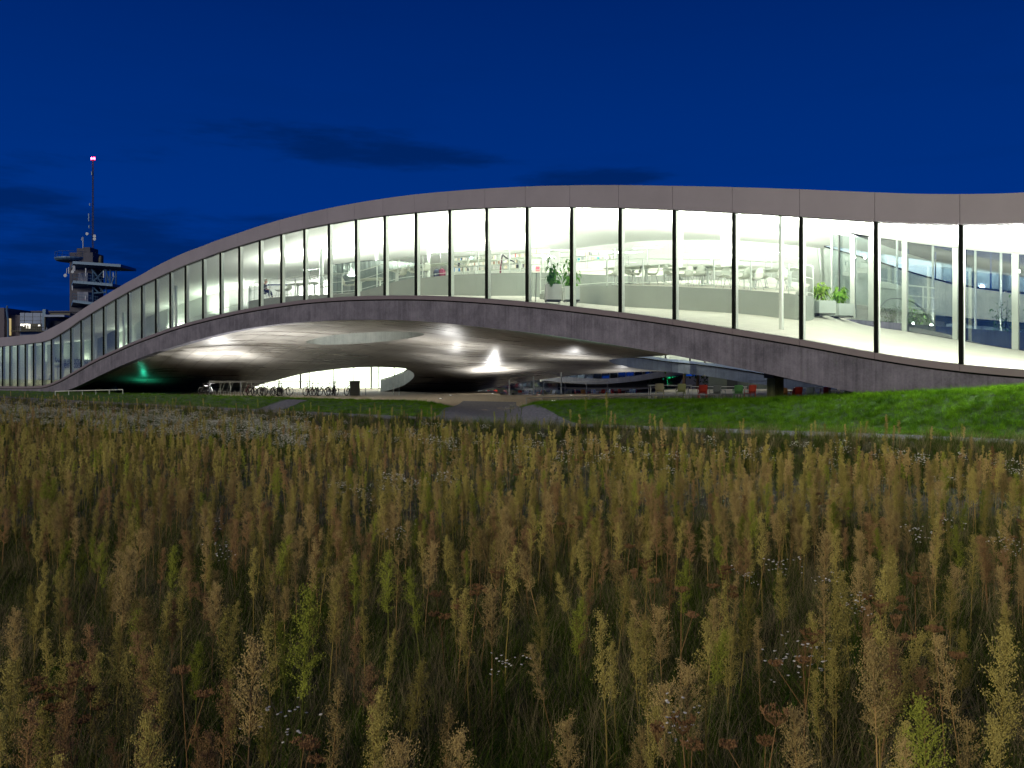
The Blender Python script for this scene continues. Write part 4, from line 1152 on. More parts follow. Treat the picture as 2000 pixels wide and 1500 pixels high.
# --- open court at the right: inner glass wall, frames, and what stands behind it
cg = [(1626,473.5,15.2),(1640,470,14.9),(1667,466,14.2),(1705,465.2,12.9),(1768,467,12.2),(1867,474,12.15),(1884,476,12.15),(1984,487,12.15),(2100,497,12.15),(2250,510,12.15)]
ctp = [at(*c) for c in cg]; cbt = []
for c, t in zip(cg, ctp):
    u, v = uv_of(t.x, t.y); zf = zfloor(u, min(v, 12.1)) if u < UCT+.5 else zfloor(u, v)
    zc_ = zceil(u, min(v, 12.1)) if u < UCT+.5 else zceil(u, v)
    cbt.append(Vector((t.x, t.y, zf))); t.z = zc_
bp(MB().ribbon([b+Vector((0,0,.02)) for b in cbt], ctp, 0.02, n3), 'court_glazing', glassmat('court_glass', (0.90,0.95,0.96), 1.0, base=0.10))
for i, w in ((0,.08),(1,.06),(2,.22),(3,.34),(4,.2),(5,.2),(6,.08),(7,.24),(8,.2)):
    b, t = cbt[i], ctp[i]; q = b-n3*0.06
    bp(MB().box((q.x, q.y, (b.z+t.z)/2), (w, 0.12, t.z-b.z+.1), fr), 'court_mullion', M['fin'] if i != 6 and i != 1 else M['trim'])
# side returns of the rooms beside the court
s = [12.15,15,19,23,VD]
# opposite side of the court: pale slab band, dusk-blue glass above, dark garden below
OB_T = [(1560,470),(1640,492),(1717,514),(1790,537),(1863,556),(1925,566),(1983,573),(2060,580),(2150,584)]
OB_B = [(1560,575),(1640,588),(1717,600),(1790,611),(1863,619),(1925,624),(1983,629),(2060,634),(2150,638)]
VO = 23.0
oct_ = curve(OB_T); ocb = curve(OB_B)
xs2 = [1610+18*i for i in range(30)]
Tt = [at(x, oct_(x), VO) for x in xs2]; Bb = [at(x, ocb(x), VO) for x in xs2]
M['slabgreen'] = concrete('lit_court_slab', (0.36,0.42,0.38), (0.6,0.66,0.6), rough=0.5)
bp(MB().ribbon(Bb, Tt, 0.4, n3), 'court_slab_edge', M['slabgreen'])
bp(MB().ribbon([t+Vector((0,0,.02))-n3*.05 for t in Tt], [t+Vector((0,0,.10))-n3*.05 for t in Tt], 0.06, n3), 'shadow_gap', M['black'])
for k in range(0, len(Tt)-2, 3):
    a, b = Tt[k]+n3*.1, Tt[min(k+3, len(Tt)-1)]+n3*.1
    d = (b-a)*0.025
    bp(MB().ribbon([a+d+Vector((0,0,.1)), b-d+Vector((0,0,.1))], [a+d+Vector((0,0,2.7)), b-d+Vector((0,0,2.7))], 0.04, n3), 'court_window', M['skyglass'])
rows = [[p+n3*(0.3+k*2.2)-Vector((0,0,0.05+k*0.22)) for p in Bb] for k in range(5)]
mb = MB(); nn = len(Bb)
for r_ in rows:
    for p in r_: mb.v.append(tuple(p))
for k in range(4):
    for j in range(nn-1): a = k*nn+j; mb.f.append((a, a+1, a+nn+1, a+nn)); mb.m.append(0)
bp(mb, 'court_soffit', M['slabgreen'], smooth=True)
# lower storey of the court: dusk glass with a planted strip
lo = [at(x, 700, VO+3) for x in xs2]
bp(MB().ribbon([Vector((p.x,p.y,0.5)) for p in lo], [Vector((p.x,p.y,5.6)) for p in lo], 0.05, n3), 'court_window', M['skyglass'])
for x, dv in ((1822,3.5),(1765,5.5),(1905,4),(1752,2),(1955,3.2),(1985,6)):
    X, Y = xy(x, 13+dv); bp(MB().tube([(X,Y,1.0),(X,Y,8.5)], 0.055, 8), 'court_column', M['fin'])
# court railing
rl = [Vector((*xy(x, 14.5), EYE-(y-HOR)*Dv(x, 14.5)/F)) for x, y in ((1718,602),(1740,583),(1790,594),(1830,640))]
rl = [Vector(p) for p in catm([tuple(p) for p in rl], 4)]
bp(MB().tube(rl, 0.03, 5), 'court_rail', M['steel'])
# small bright lamps in the court
M['bulb'] = mat('lit_bulb', (1,1,1), 0.4, emit=(1.0,0.98,0.92), estr=30)
def court_lamp(x, y, v, e, lb, r=0.07):
    p = at(x, y, v); t = empty('court_lamp', p); tag(t, lb, 'lamp', 'lamps in the open court')
    MB().lathe([(0.02,-r),(r*.8,-r*.6),(r,0),(r*.8,r*.6),(0.02,r)], n=12).build('bulb', M['bulb'], t, smooth=True)
    MB().lathe([(r*.5,-r*1.9),(r*.8,-r*1.0),(r*.3,-r*.95)], n=10).build('socket', M['trim'], t)
    lamp('court_light', 'POINT', (p.x-NX*.25, p.y-NY*.25, p.z), e, (1,.98,.9), 0.05)
court_lamp(1819,636,15.5,130,'dazzling lamp low behind the second-last wide pane')
court_lamp(1783,632,17,40,'smaller bright lamp left of the dazzling low one')
court_lamp(1988,530,14.5,160,'dazzling lamp high at the right edge of the picture',0.09)
court_lamp(1668,503,13.6,110,'dazzling lamp on the frame before the first court pane')
court_lamp(1953,655,16,40,'small lamp among the court plants at far right')
# court planting (seen dimly through two sheets of glass)
def shrub(p, h, w, lb, seed, n=260, m=None, name='court_shrub', grp='plants in the open court', cat='plant', L=(.07,.15)):
    r = random.Random(seed); t = empty(name, p); tag(t, lb, cat, grp)
    st_ = MB(); lf = MB()
    br = []
    for k in range(9):
        a = r.uniform(0,2*PI); q = Vector((math.cos(a)*w*.4*r.random(), math.sin(a)*w*.4*r.random(), h*r.uniform(.5,1))); br.append(q); st_.tube([(0,0,0), q*0.5+Vector((0,0,.05)), q], [0.02,0.013,0.005], 4)
    for j in range(n):
        b = r.choice(br); c = b*r.uniform(.25,1.0)+Vector((r.gauss(0,w*.16), r.gauss(0,w*.16), r.gauss(0,h*.1)))
        if c.z < 0.05: c.z = 0.05+0.1*r.random()
        a = r.uniform(0,2*PI); l0 = r.uniform(*L)
        leaf(lf, c, (math.cos(a),math.sin(a),r.uniform(-.5,.4)), l0, l0*.55, .6, r)
    st_.build('stems', M['stemg'], t); lf.build('foliage', m or M['leafA'], t)
    return t
for x, y, v, h, w, lb in ((1740,640,14.5,1.3,1.6,'leafy plant low behind the first court pane'),(1790,648,14.5,1.2,1.3,'leafy plant beside the low dazzling lamps'),(1960,690,14.5,2.4,1.3,'tall dark plant behind the last court pane')):
    p = at(x, y, v); shrub(Vector((p.x,p.y,p.z)), h, w, lb, int(x))
bp(MB().ribbon([P3(u, 12.3, 0.6) for u in (U0,UCT)], [P3(u, 12.3, zfloor(u,12)-0.02) for u in (U0,UCT)], 0.1, n3), 'court_upstand', M['concrete'])
X, Y = xy(1850, 18)
mb = MB(); q = [P3(U0-3,12.4,0), P3(UCT+4,12.4,0), P3(UCT+4,VO+3,0), P3(U0-3,VO+3,0)]
mb.add([(p.x,p.y,1.9) for p in q], [(0,1,2,3)]); bp(mb, 'court_floor', M['greenwall'])

# --- lettering on the wall at the left, seen through the glass
wl = [at(60, 740, 4.3), at(225, 740, 4.3)]
M['wallgrey'] = mat('grey_green_wall', (0.42,0.46,0.38), 0.8, var=0.04)
bp(MB().ribbon([Vector((p.x,p.y,0.2)) for p in wl], [Vector((p.x,p.y,p.z+4.6)) for p in wl], 0.15, n3), 'partition', M['wallgrey'])
M['ink'] = mat('dark_lettering', (0.03,0.035,0.03), 0.7)
def text_mesh(s, size, loc, dirv, m, name, ext=0.004):
    cu = bpy.data.curves.new(name, 'FONT'); cu.body = s; cu.size = size; cu.extrude = ext
    o = link(bpy.data.objects.new(name, cu)); dg = bpy.context.evaluated_depsgraph_get()
    me = bpy.data.meshes.new_from_object(o.evaluated_get(dg)); me.materials.clear(); me.materials.append(m)
    bpy.data.objects.remove(o); o = link(bpy.data.objects.new(name, me))
    xax = Vector((dirv.x, dirv.y, 0)).normalized(); zax = Vector((0,0,1)); yax = zax.cross(xax)
    mw = Matrix((( xax.x, 0, -yax.x*1.0, loc.x),( xax.y, 0, -yax.y, loc.y),(0, 1, 0, loc.z),(0,0,0,1)))
    o.parent = BLD; o.matrix_parent_inverse = Matrix.Translation(-OFF); o.matrix_basis = mw
    return o
a = at(108, 711, 4.2); text_mesh('Sciences et Techniques', 0.98, a-n3*0.03, -d3, M['ink'], 'wall_lettering')
a = at(121, 718.8, 4.2); text_mesh('thém    iques  ouver', 0.98, a-n3*0.03, -d3, M['ink'], 'wall_lettering')
a = at(112, 715.5, 3.7)
mb = MB().lathe([(0.03,-0.1),(0.35,-0.08),(0.5,0.15),(0.4,0.35),(0.03,0.4)], n=16); fl_ = empty('floor_lamp', (a.x,a.y,a.z)); tag(fl_, 'round grey lampshade on a thin stand before the lettered wall', 'lamp')
mb.build('lamp_shade', M['wallgrey'], fl_, smooth=True); MB().tube([(0,0,-0.1),(0,0,-2.0)], 0.03, 5).build('stand', M['steel'], fl_)
# furniture glimpsed in the low left room
for x, y, v, rz, lb in ((77,752,2.2,1.0,'dark armchair-like shell chair low behind the left panes'),(97,752,2.6,2.5,'second shell chair low behind the left panes'),(108,750,3,0.3,'third shell chair beside the lettered wall')):
    X, Y = xy(x, v); u, vv = uv_of(X, Y)
    place(proto_chair, used, (X,Y,zfloor(u,vv)), rz, lb, 'chair', G, 1.3)
# ================================================================== UNDER AND BEFORE THE BUILDING
def gpt(x, D): X = (x-1000)/F*D; return Vector((X, D, ground(X, D)+0.02))
# --- bicycles
M['tyre'] = mat('tyre_rubber', (0.008,0.008,0.008), 0.8); M['frameb'] = mat('black_frame', (0.008,0.008,0.01), 0.5); M['silver'] = mat('silver_frame', (0.12,0.12,0.13), 0.4, 0.5); M['maroon'] = mat('maroon_frame', (0.10,0.01,0.015), 0.35)
def make_bike(fm):
    t = empty('bicycle')
    def wheel(x):
        w = MB().torus((x,0,0.345), 0.33, 0.032, n=26, k=6).build('tyre', M['tyre'], None)
        r_ = MB().torus((x,0,0.345), 0.305, 0.010, n=26, k=4)
        for k in range(14):
            a = 2*PI*k/14; r_.tube([(x,0,0.345),(x+0.3*math.cos(a),0,0.345+0.3*math.sin(a))], 0.003, 3, cap=False)
        r_.tube([(x,-0.04,0.345),(x,0.04,0.345)], 0.022, 6)
        rim_ = r_.build('wheel', M['silver'], t); w.parent = rim_; w.name = 'tyre'
    wheel(-0.52); wheel(0.52)
    b = MB(); r = 0.024
    bb_, st_, hd_, hl = (-0.08,0,0.30), (-0.20,0,0.78), (0.34,0,0.80), (0.37,0,0.70)
    for a, c in ((bb_,st_),(st_,hd_),(bb_,hl),(hd_,hl),(bb_,(-0.52,0.03,0.345)),(st_,(-0.52,0.03,0.345)),(bb_,(-0.52,-0.03,0.345)),(st_,(-0.52,-0.03,0.345)),(hl,(0.52,0.04,0.345)),(hl,(0.52,-0.04,0.345))):
        b.tube([a, c], r, 6)
    b.tube([st_, (-0.235,0,0.92)], 0.013, 6)
    b.build('frame', fm, t)
    MB().tube([(0.34,0,0.80),(0.325,0,0.98),(0.38,0,1.0)], 0.013, 6).tube([(0.36,-0.29,1.0),(0.38,-0.1,1.0),(0.38,0.1,1.0),(0.36,0.29,1.0)], 0.014, 6).build('handlebar', M['frameb'], t)
    MB().lathe([(0.02,0),(0.09,0.0),(0.10,0.03),(0.06,0.05)], n=12).build('saddle', M['tyre'], t).location = (-0.24,0,0.92)
    MB().torus((-0.08,0,0.30), 0.09, 0.006, n=16, k=4).tube([(-0.08,0.06,0.30),(0.04,0.08,0.20)], 0.01, 5).tube([(-0.08,-0.06,0.30),(-0.2,-0.08,0.40)], 0.01, 5).box((0.05,0.1,0.20),(0.09,0.07,0.02)).box((-0.21,-0.1,0.40),(0.09,0.07,0.02)).build('crank', M['silver'], t)
    return t
bp0 = {k: make_bike(M[k]) for k in ('frameb','silver','maroon')}; bu = {k: [False] for k in bp0}
RD = 65.5
for (x, dD, rz, k, lb) in [(401,0,1.25,'frameb','dark bicycle with head lamp at the far left end of the rack'),(411,.8,1.9,'frameb','dark bicycle just inside the left post of the rack'),(488,-.3,1.2,'maroon','maroon bicycle with a white-lit lamp at the left tip of the bright opening'),(499,0,1.0,'frameb','bicycle with its big front wheel against the left tip of the bright opening'),(514,.8,2.1,'frameb','bicycle turned away, third from the left of the bright opening'),(526,.2,1.0,'silver','pale-framed bicycle left of the pair seen wheel-on'),(539,-.6,1.3,'frameb','left bicycle of the wheel-on pair in mid-rack'),(547,-.2,1.55,'frameb','right bicycle of the wheel-on pair in mid-rack'),(555,.6,0.9,'frameb','lone black bicycle with clear saddle right of the wheel-on pair'),(605,-.4,1.15,'maroon','red-lamped bicycle at the left of the dense black cluster'),(613,.2,1.35,'frameb','second bicycle of the dense black cluster'),(621,-.3,1.8,'frameb','third bicycle of the dense black cluster'),(634,.7,0.95,'frameb','bicycle with upright handlebar right of the dense cluster'),(648,.1,1.1,'silver','light-framed bicycle between the cluster and the black hoarding'),(652,.5,1.9,'frameb','bicycle with raised saddle nearest the black hoarding'),(684,.2,1.2,'frameb','bicycle half hidden by the black hoarding')]:
    p = gpt(x, RD+dD+1.0)
    place(bp0[k], bu[k], p, rz, lb, 'bicycle', 'bicycles at the rack under the arch', 0.98)
# --- bicycle rack: a long hanging frame and low wheel loops
rk = empty('bicycle_rack', gpt(560, RD+1.2)); tag(rk, 'long low steel bicycle rack frame with hanging straps under the arch', 'bicycle rack')
o0 = rk.location.copy()
def rp(x, z, dD=0): p = gpt(x, RD+1.2+dD); return Vector((p.x, p.y, p.z+z))-o0
MB().tube([rp(409,1.12), rp(715,1.10)], 0.035, 6).tube([rp(409,1.02), rp(712,1.0)], 0.012, 5).build('top_beam', M['steel'], rk)
for x in (409, 470, 600, 655, 714):
    MB().tube([rp(x,0), rp(x,1.12)], 0.03, 6).build('post', M['steel'], rk)
for i, x in enumerate([425,430,436,445,446,452,467,471,480,487,580,592,660,668]):
    MB().tube([rp(x+4,1.08), rp(x-3 if i % 3 else x+6,0.38)], 0.009, 4).build('strap', M['rail'], rk)
for i in range(30):
    x = 416+i*9.8
    MB().tube([rp(x,0.0,.1), rp(x+1,.33,.1), rp(x+3.5,.42,.1), rp(x+5,.30,.1), rp(x+5.5,0,.1)], 0.012, 5).build('wheel_loop', M['rail'], rk)
# --- black hoarding (mesh-covered stack) on the rack
hb = empty('black_hoarding', gpt(693, RD+0.4)); tag(hb, 'upright black mesh-covered panel box standing among the bicycles', 'hoarding')
mb = MB(); mb.box((0,0,0.55), (0.72,0.35,1.08)); mb.build('box_body', M['trim'], hb)
for k in range(5): MB().box((-0.3+0.15*k,-0.19,0.55), (0.02,0.012,1.0), 0.0).build('slat', M['frameb'], hb)
for s in (-1,1): MB().box((s*0.33,0,0.02), (0.05,0.4,0.04)).build('foot', M['steel'], hb)
# --- white portal rail right of the opening
pr_ = empty('hoop_rail', gpt(774, RD+2.5)); tag(pr_, 'white steel hoop rail standing right of the big opening', 'rail')
MB().tube([(-.22,0,0),(-.22,0,.85),(.22,0,.85),(.22,0,0)], 0.02, 6).build('hoop', M['rail'], pr_); MB().tube([(-.22,0,.45),(.22,0,.45)], 0.012, 5).build('crossbar', M['steel'], pr_)
# --- low white barrier at far left
def barrier(x0, x1, D, h, lb, n, m='rail', r=0.03):
    a, b = gpt(x0, D), gpt(x1, D); t = empty('low_barrier', a); tag(t, lb, 'barrier')
    MB().tube([(0,0,h), (b.x-a.x, b.y-a.y, b.z-a.z+h)], r, 6).build('top_rail', M[m], t)
    for k in range(n):
        q = k/(n-1); p = (b-a)*q; MB().tube([p, p+Vector((0,0,h))], r, 6).build('post', M[m], t)
    return t
barrier(108, 240, 67, 0.33, 'low white rail on posts before the left foot of the arch', 6)
barrier(1028, 1462, 44.5, 0.36, 'long dark rail along the back edge of the lawn before the tables', 15, 'steel', 0.028)
barrier(1062, 1187, 60, 0.95, 'thin grey guard rail among the far cafe chairs', 4, 'steel', 0.022)
barrier(1463, 1500, 52, 0.95, 'short grey guard rail right of the orange-red chair', 2, 'steel', 0.02)

# --- slim posts carrying the far edge of the soffit
for i, (x, yt, D, lb) in enumerate(((994.5,750,65.5,'slim white post left of the three under the soffit edge'),(1042,742.5,65.5,'slim white post, middle of the three under the soffit edge'),(1096,735,65.5,'slim white post, right of the three under the soffit edge'))):
    p = gpt(x, D); zt = EYE-(yt-HOR)*D/F; t = empty('slim_post', p); tag(t, lb, 'post', 'slim posts under the soffit edge')
    MB().tube([(0,0,0.02),(0,0,zt-p.z+0.3)], 0.055, 10).build('shaft', M['rail'], t); MB().lathe([(0.1,0),(0.1,0.02),(0.06,0.03)], n=12).build('base_plate', M['steel'], t)
# --- stout squared post under the slab edge
M['greenlit'] = mat('green_lit_concrete', (0.10,0.12,0.05), 0.9, var=0.5, vscale=5, stretch=(1,1,.3), bump=.4)  # green light on the pillar is put into its concrete colour
p = gpt(1514, 33.0); zt = EYE-(735-HOR)*33/F
t = empty('squared_pillar', (p.x,p.y,p.z-0.3), R(28)); tag(t, 'stout green-lit squared pillar right under the concrete slab edge', 'pillar')
MB().box((0,0,(zt-p.z+.3)/2), (0.42,0.42,zt-p.z+.3)).build('shaft', M['greenlit'], t)
MB().box((-0.02,0.0,zt-p.z+.3+0.1), (0.62,0.5,0.34)).build('capital', M['trim'], t)
MB().box((0.17,-0.225,(zt-p.z+.3)/2), (0.05,0.03,zt-p.z+.25)).build('fluting', M['greenlit'], t)

# --- cafe furniture
def cmat(n, c): M[n] = mat(n, c, 0.45); return M[n]
CC = {'cream': cmat('cream_plastic',(0.42,0.40,0.24)), 'lime': cmat('lime_plastic',(0.34,0.38,0.16)), 'red': cmat('red_plastic',(0.50,0.045,0.025)), 'grey': cmat('grey_plastic',(0.22,0.25,0.24)), 'green': cmat('green_plastic',(0.14,0.42,0.13)), 'orange': cmat('orange_red_plastic',(0.70,0.09,0.05)), 'wine': cmat('wine_plastic',(0.22,0.015,0.03)), 'ice': cmat('ice_plastic',(0.42,0.52,0.52)), 'white': cmat('white_plastic',(0.75,0.76,0.72)), 'ochre': cmat('ochre_plastic',(0.45,0.20,0.05))}
def make_cafe_chair(m):
    t = empty('cafe_chair')
    K = 6; mb = MB(); vs = []; prof = [(-0.20,0.46,.20),(-0.215,0.60,.215),(-0.235,0.74,.225),(-0.26,0.84,.22),(-0.265,0.86,.205)]
    for o_ in (0, 0.022):
        for (x, z, w) in prof:
            for k in range(K+1):
                a = -1+2*k/K; vs.append((x-o_-0.04*(1-a*a), a*w, z+0.012*(1-a*a)))
    n1 = len(prof)*(K+1); fs = []
    for s_ in (0,1):
        for i in range(len(prof)-1):
            for k in range(K): a = s_*n1+i*(K+1)+k; fs.append((a,a+1,a+K+2,a+K+1))
    for i in range(len(prof)-1):
        for k in (0,K): a = i*(K+1)+k; fs.append((a,a+K+1,a+K+1+n1,a+n1))
    for k in range(K): fs.append((k,k+1,k+1+n1,k+n1)); a = (len(prof)-1)*(K+1)+k; fs.append((a,a+1,a+1+n1,a+n1))
    mb.add(vs, fs); mb.build('backrest', m, t, smooth=True)
    MB().box((0,0,0.445), (0.43,0.43,0.03)).build('seat', m, t)
    for sx in (1,-1):
        for sy in (1,-1): MB().tube([(0.19*sx,0.19*sy,0.44),(0.22*sx,0.21*sy,0)], [0.02,0.015], 6).build('leg', m, t)
    for sy in (1,-1): MB().tube([(-0.23,0.22*sy,0.62),(0.05,0.235*sy,0.66),(0.17,0.225*sy,0.62),(0.19,0.2*sy,0.44)], 0.015, 5).build('armrest', m, t)
    return t
cp_ = {}
def cafe(col, x, D, rz, lb, sc=1.0, topy=None):
    if col not in cp_: cp_[col] = (make_cafe_chair(CC[col]), [False])
    pr, u_ = cp_[col]
    p = gpt(x, D)
    if topy: p.z = EYE-(topy-HOR)*D/F - 0.87*sc
    return place(pr, u_, p, rz, lb, 'chair', 'plastic cafe chairs under the building', sc)
ND = 46.0
for col, x, rz, ty, lb in [('cream',1288.5,1.35,749,'cream plastic chair, back to the lawn, first of the near row'),('lime',1329.5,1.6,749.3,'yellow-green plastic chair, second of the near row'),('red',1372,1.5,751.5,'broad red plastic chair in the middle of the near row'),('grey',1396.5,1.8,752.3,'grey plastic chair right beside the broad red one'),('grey',1407,0.2,753,'grey plastic chair seen edge-on at the second table'),('green',1441,1.5,752,'bright green plastic chair of the near row'),('orange',1464.5,1.9,751.7,'orange-red plastic chair at the right end of the near row')]:
    cafe(col, x, ND, rz, lb, 1.02, ty)
for col, x, rz, ty, lb in [('red',1557,1.6,755.5,'red plastic chair right of the green-lit pillar'),('ochre',1537,0.6,757,'ochre plastic chair half behind the green-lit pillar'),('wine',1545,2.3,757.5,'dark red plastic chair between the ochre one and the red one'),('ice',1580,1.5,756,'pale icy plastic chair at the right-hand table'),('wine',1611,1.7,755.5,'small dark red plastic chair at the right end'),('ice',1622,0.3,756.5,'pale plastic chair behind the small dark red one')]:
    cafe(col, x, 50, rz, lb, 1.0, ty)
def cafe_table(x, D, w, lb, topy, rz=0.0):
    p = gpt(x, D); p.z = EYE-(topy-HOR)*D/F-0.75
    t = empty('cafe_table', p, rz); tag(t, lb, 'table', 'white cafe tables under the building')
    MB().box((0,0,0.735), (w,0.75,0.03)).build('tabletop', CC['white'], t)
    for sx in (1,-1):
        for sy in (1,-1): MB().tube([(sx*(w/2-.06),sy*.32,.72),(sx*(w/2-.06),sy*.32,0)], 0.022, 6).build('leg', CC['white'], t)
cafe_table(1308, 47.2, 2.3, 'white table behind the cream and yellow-green chairs', 752.0)
cafe_table(1368, 47.6, 1.7, 'white table behind the broad red chair', 754.5)
cafe_table(1428, 47.2, 1.4, 'white table left of the bright green chair', 754.5)
cafe_table(1447, 47.8, .5, 'short white table end right of the green chair', 754.5)
cafe_table(1570, 51, .9, 'white table beside the red chair past the pillar', 757)
cafe_table(1597, 51, .7, 'white table by the small dark red chair', 757)
cafe_table(1664, 36, .95, 'white table low at the right tip of the arch', 760)
# far cafe: small chairs and planters under the soffit edge
k = 0; cseen = {}
FD = 21.0
for col, x, D, w in [('white',916,66,0),('white',921,66.5,0),('grey',930,66,0),('grey',938,67,0),('red',958,66,0),('red',965,67,0),('ice',948,66.5,0),('wine',990,64,0),('red',1018,62,0),('white',1022,61,0),('white',1027,62,0),('white',1034,61,0),('ice',1043,62,0),('red',1052,61,0),('grey',1058,62,0),('lime',1068,61,0),('cream',1076,62,0),('white',1078,61,0),('lime',1083,62.5,0),('ice',1093,61,0),('grey',1104,61.5,0),('cream',1111,61,0),('red',1128,62,0),('ochre',1139,62,0),('wine',1152,61,0),('white',1160,61.5,0),('white',1165,62,0),('red',1176,61,0),('ice',1188,62,0),('red',1199,61,0),('red',1213,62,0),('white',1227,61,0),('ice',1236,61.6,0),('wine',1247,62,0)]:
    nm = {'white':'white','grey':'grey','red':'red','ice':'pale icy','wine':'dark red','lime':'yellow-green','cream':'cream','ochre':'ochre'}[col]
    side = ['left of the left slim post' if x < 990 else 'between the left and middle slim posts' if x < 1042 else 'between the middle and right slim posts' if x < 1096 else 'right of the right slim post'][0]
    kk_ = (nm, side); cseen[kk_] = cseen.get(kk_, 0)+1; cw_ = ['',', the next one on',', third along',', fourth along',', fifth along',', sixth along',', seventh along',', eighth along',', ninth along'][cseen[kk_]-1]
    cafe(col, x, D+FD, (k*1.7) % 6.28, 'distant '+nm+' cafe chair '+side+cw_, 0.98); k += 1
for i, (x, D, w, lb) in enumerate(((975,63,0.9,'white tub planter left of the left slim post'),(983,64,0.55,'smaller white tub planter touching the larger one'),(1006,62,0.6,'grey tub planter right of the left slim post'),(1014,61.5,0.85,'pinkish-white tub planter right of the left slim post'))):
    p = gpt(x, D+16); t = empty('tub_planter', p); tag(t, lb, 'planter', 'tub planters of the far cafe')
    s = w/2; MB().lathe([(s*.72,0),(s,0.62),(s*1.04,.64),(s*1.04,.68),(s*.9,.68),(s*.9,.6)], n=16).build('tub', CC['white'] if i != 2 else CC['grey'], t, smooth=False)
    lf = MB(); r = random.Random(i)
    for j in range(60):
        a = r.uniform(0,6.28); leaf(lf, (math.cos(a)*s*.5*r.random(), math.sin(a)*s*.5*r.random(), .62+r.random()*.5), (math.cos(a),math.sin(a),.3), .16, .06, .4, r)
    lf.build('foliage', M['leafA'], t)
# added area lights that brighten the cafe chairs, no fixture stands there
for x, D, e in ((985,86,70),(1060,86,110),(1180,88,50),(1300,41,26),(1370,41,26),(1440,41,26),(1560,44,24),(1620,44,16)):
    p = gpt(x, D); lamp('cafe_fill_light', 'AREA', (p.x, p.y, p.z+3.0 if x > 1200 else p.z+1.9), e, (1,.97,.88), 1.0)
lamp('court_sky_light', 'AREA', (gpt(1400, 66).x, 64, 5.5), 130, (0.75,0.85,1), 8, 2, rot=(R(50),0,0))

# ================================================================== BACKGROUND LEFT: tower, mast, low building
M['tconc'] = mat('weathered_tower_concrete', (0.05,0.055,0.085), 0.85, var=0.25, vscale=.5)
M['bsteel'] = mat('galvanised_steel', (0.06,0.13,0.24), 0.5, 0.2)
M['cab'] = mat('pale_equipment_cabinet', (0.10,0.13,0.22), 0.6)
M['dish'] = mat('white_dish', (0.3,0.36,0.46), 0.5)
TD = 150.0
def tp(x, y, dD=0): return atD(x, y, TD+dD)
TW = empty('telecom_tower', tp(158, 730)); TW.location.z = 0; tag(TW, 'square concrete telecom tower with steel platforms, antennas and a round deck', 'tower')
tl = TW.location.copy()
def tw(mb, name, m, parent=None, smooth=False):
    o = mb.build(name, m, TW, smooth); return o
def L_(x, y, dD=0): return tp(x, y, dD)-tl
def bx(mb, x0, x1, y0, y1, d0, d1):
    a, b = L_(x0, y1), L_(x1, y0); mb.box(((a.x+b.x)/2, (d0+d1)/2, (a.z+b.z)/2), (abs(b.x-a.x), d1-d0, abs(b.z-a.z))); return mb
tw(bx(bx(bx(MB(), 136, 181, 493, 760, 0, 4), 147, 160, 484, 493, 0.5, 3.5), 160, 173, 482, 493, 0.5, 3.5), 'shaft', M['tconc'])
# round deck
c = L_(146, 508, 2); mb = MB().lathe([(1.0,-0.5),(2.9,-0.25),(3.2,0.05),(3.2,0.25),(1.0,0.25)], (c.x, 2, c.z), 28); tw(mb, 'round_deck', M['bsteel'])
for k in range(18):
    a = 2*PI*k/18; MB().tube([(c.x+3.1*math.cos(a),2+3.1*math.sin(a),c.z+.25),(c.x+3.1*math.cos(a),2+3.1*math.sin(a),c.z+1.2)], .035, 4).build('rail_post', M['bsteel'], TW)
tw(MB().torus((c.x,2,c.z+1.2), 3.1, .035, 'z', 32, 4), 'deck_rail', M['bsteel'])
# three platforms
for y, x1 in ((520,249),(557,233),(594,205)):
    a = L_(139, y); b = L_(x1, y+5)
    mb = MB(); z0 = a.z; vs = [(a.x,0,z0-.5),(a.x+1.6,-2.6,z0+0.1),(b.x,-2.6,b.z),(b.x,3.5,b.z),(a.x,4.5,z0-.3)]
    n_ = len(vs); mb.add(vs+[(p[0],p[1],p[2]+.45) for p in vs], [tuple(range(n_-1,-1,-1)), tuple(range(n_,2*n_))]+[(i,(i+1)%n_,(i+1)%n_+n_,i+n_) for i in range(n_)])
    tw(mb, 'platform', M['bsteel'])
    if y > 525:
        mb = MB()
        for h in (.6, 1.1): mb.tube([(a.x,-0.2,z0+h),(a.x+1.6,-2.6,z0+h+.5),(b.x,-2.6,b.z+.4+h)], .03, 4)
        for k in range(12): q = k/11; mb.tube([(a.x+1.6+(b.x-a.x-1.6)*q,-2.6,z0+.3+(b.z-z0)*q),(a.x+1.6+(b.x-a.x-1.6)*q,-2.6,z0+1.6+(b.z-z0)*q)], .025, 4)
        tw(mb, 'platform_rail', M['bsteel'])
tw(bx(MB(), 162, 181, 535, 554, -1.8, 0), 'equipment_cabinet', M['cab']); tw(bx(MB(), 161, 182, 572, 591, -1.8, 0), 'equipment_cabinet', M['cab'])
mb = MB()
for (x0,y0,x1,y1) in ((186,555,212,528),(186,528,200,545),(196,543,206,555),(213,530,222,556),(187,560,200,574),(200,560,210,574),(190,574,215,572),(188,530,188,600),(214,528,214,575),(222,528,222,560),(233,530,233,558),(186,548,196,553),(224,556,230,540)):
    mb.tube([L_(x0,y0)+Vector((0,-1.2,0)), L_(x1,y1)+Vector((0,-1.2,0))], .13, 5)
tw(mb, 'truss', M['bsteel'])
for x, y0, y1, w in ((151.5,526,538,1.6),(147.5,528,538,1),(160,523,534,2),(162.8,523,534,1.5),(184,528,538,1.8),(184,539,543,1.5),(218,533,546,1.8),(236.5,536,544,1.5),(158.3,561,570,1.8),(183.5,581,588,1.8)):
    o_ = MB(); a, b = L_(x,y1), L_(x,y0); o_.box((a.x,-2.9,(a.z+b.z)/2), (w*TD/F, .2, b.z-a.z)); tw(o_, 'antenna_panel', M['dish'])
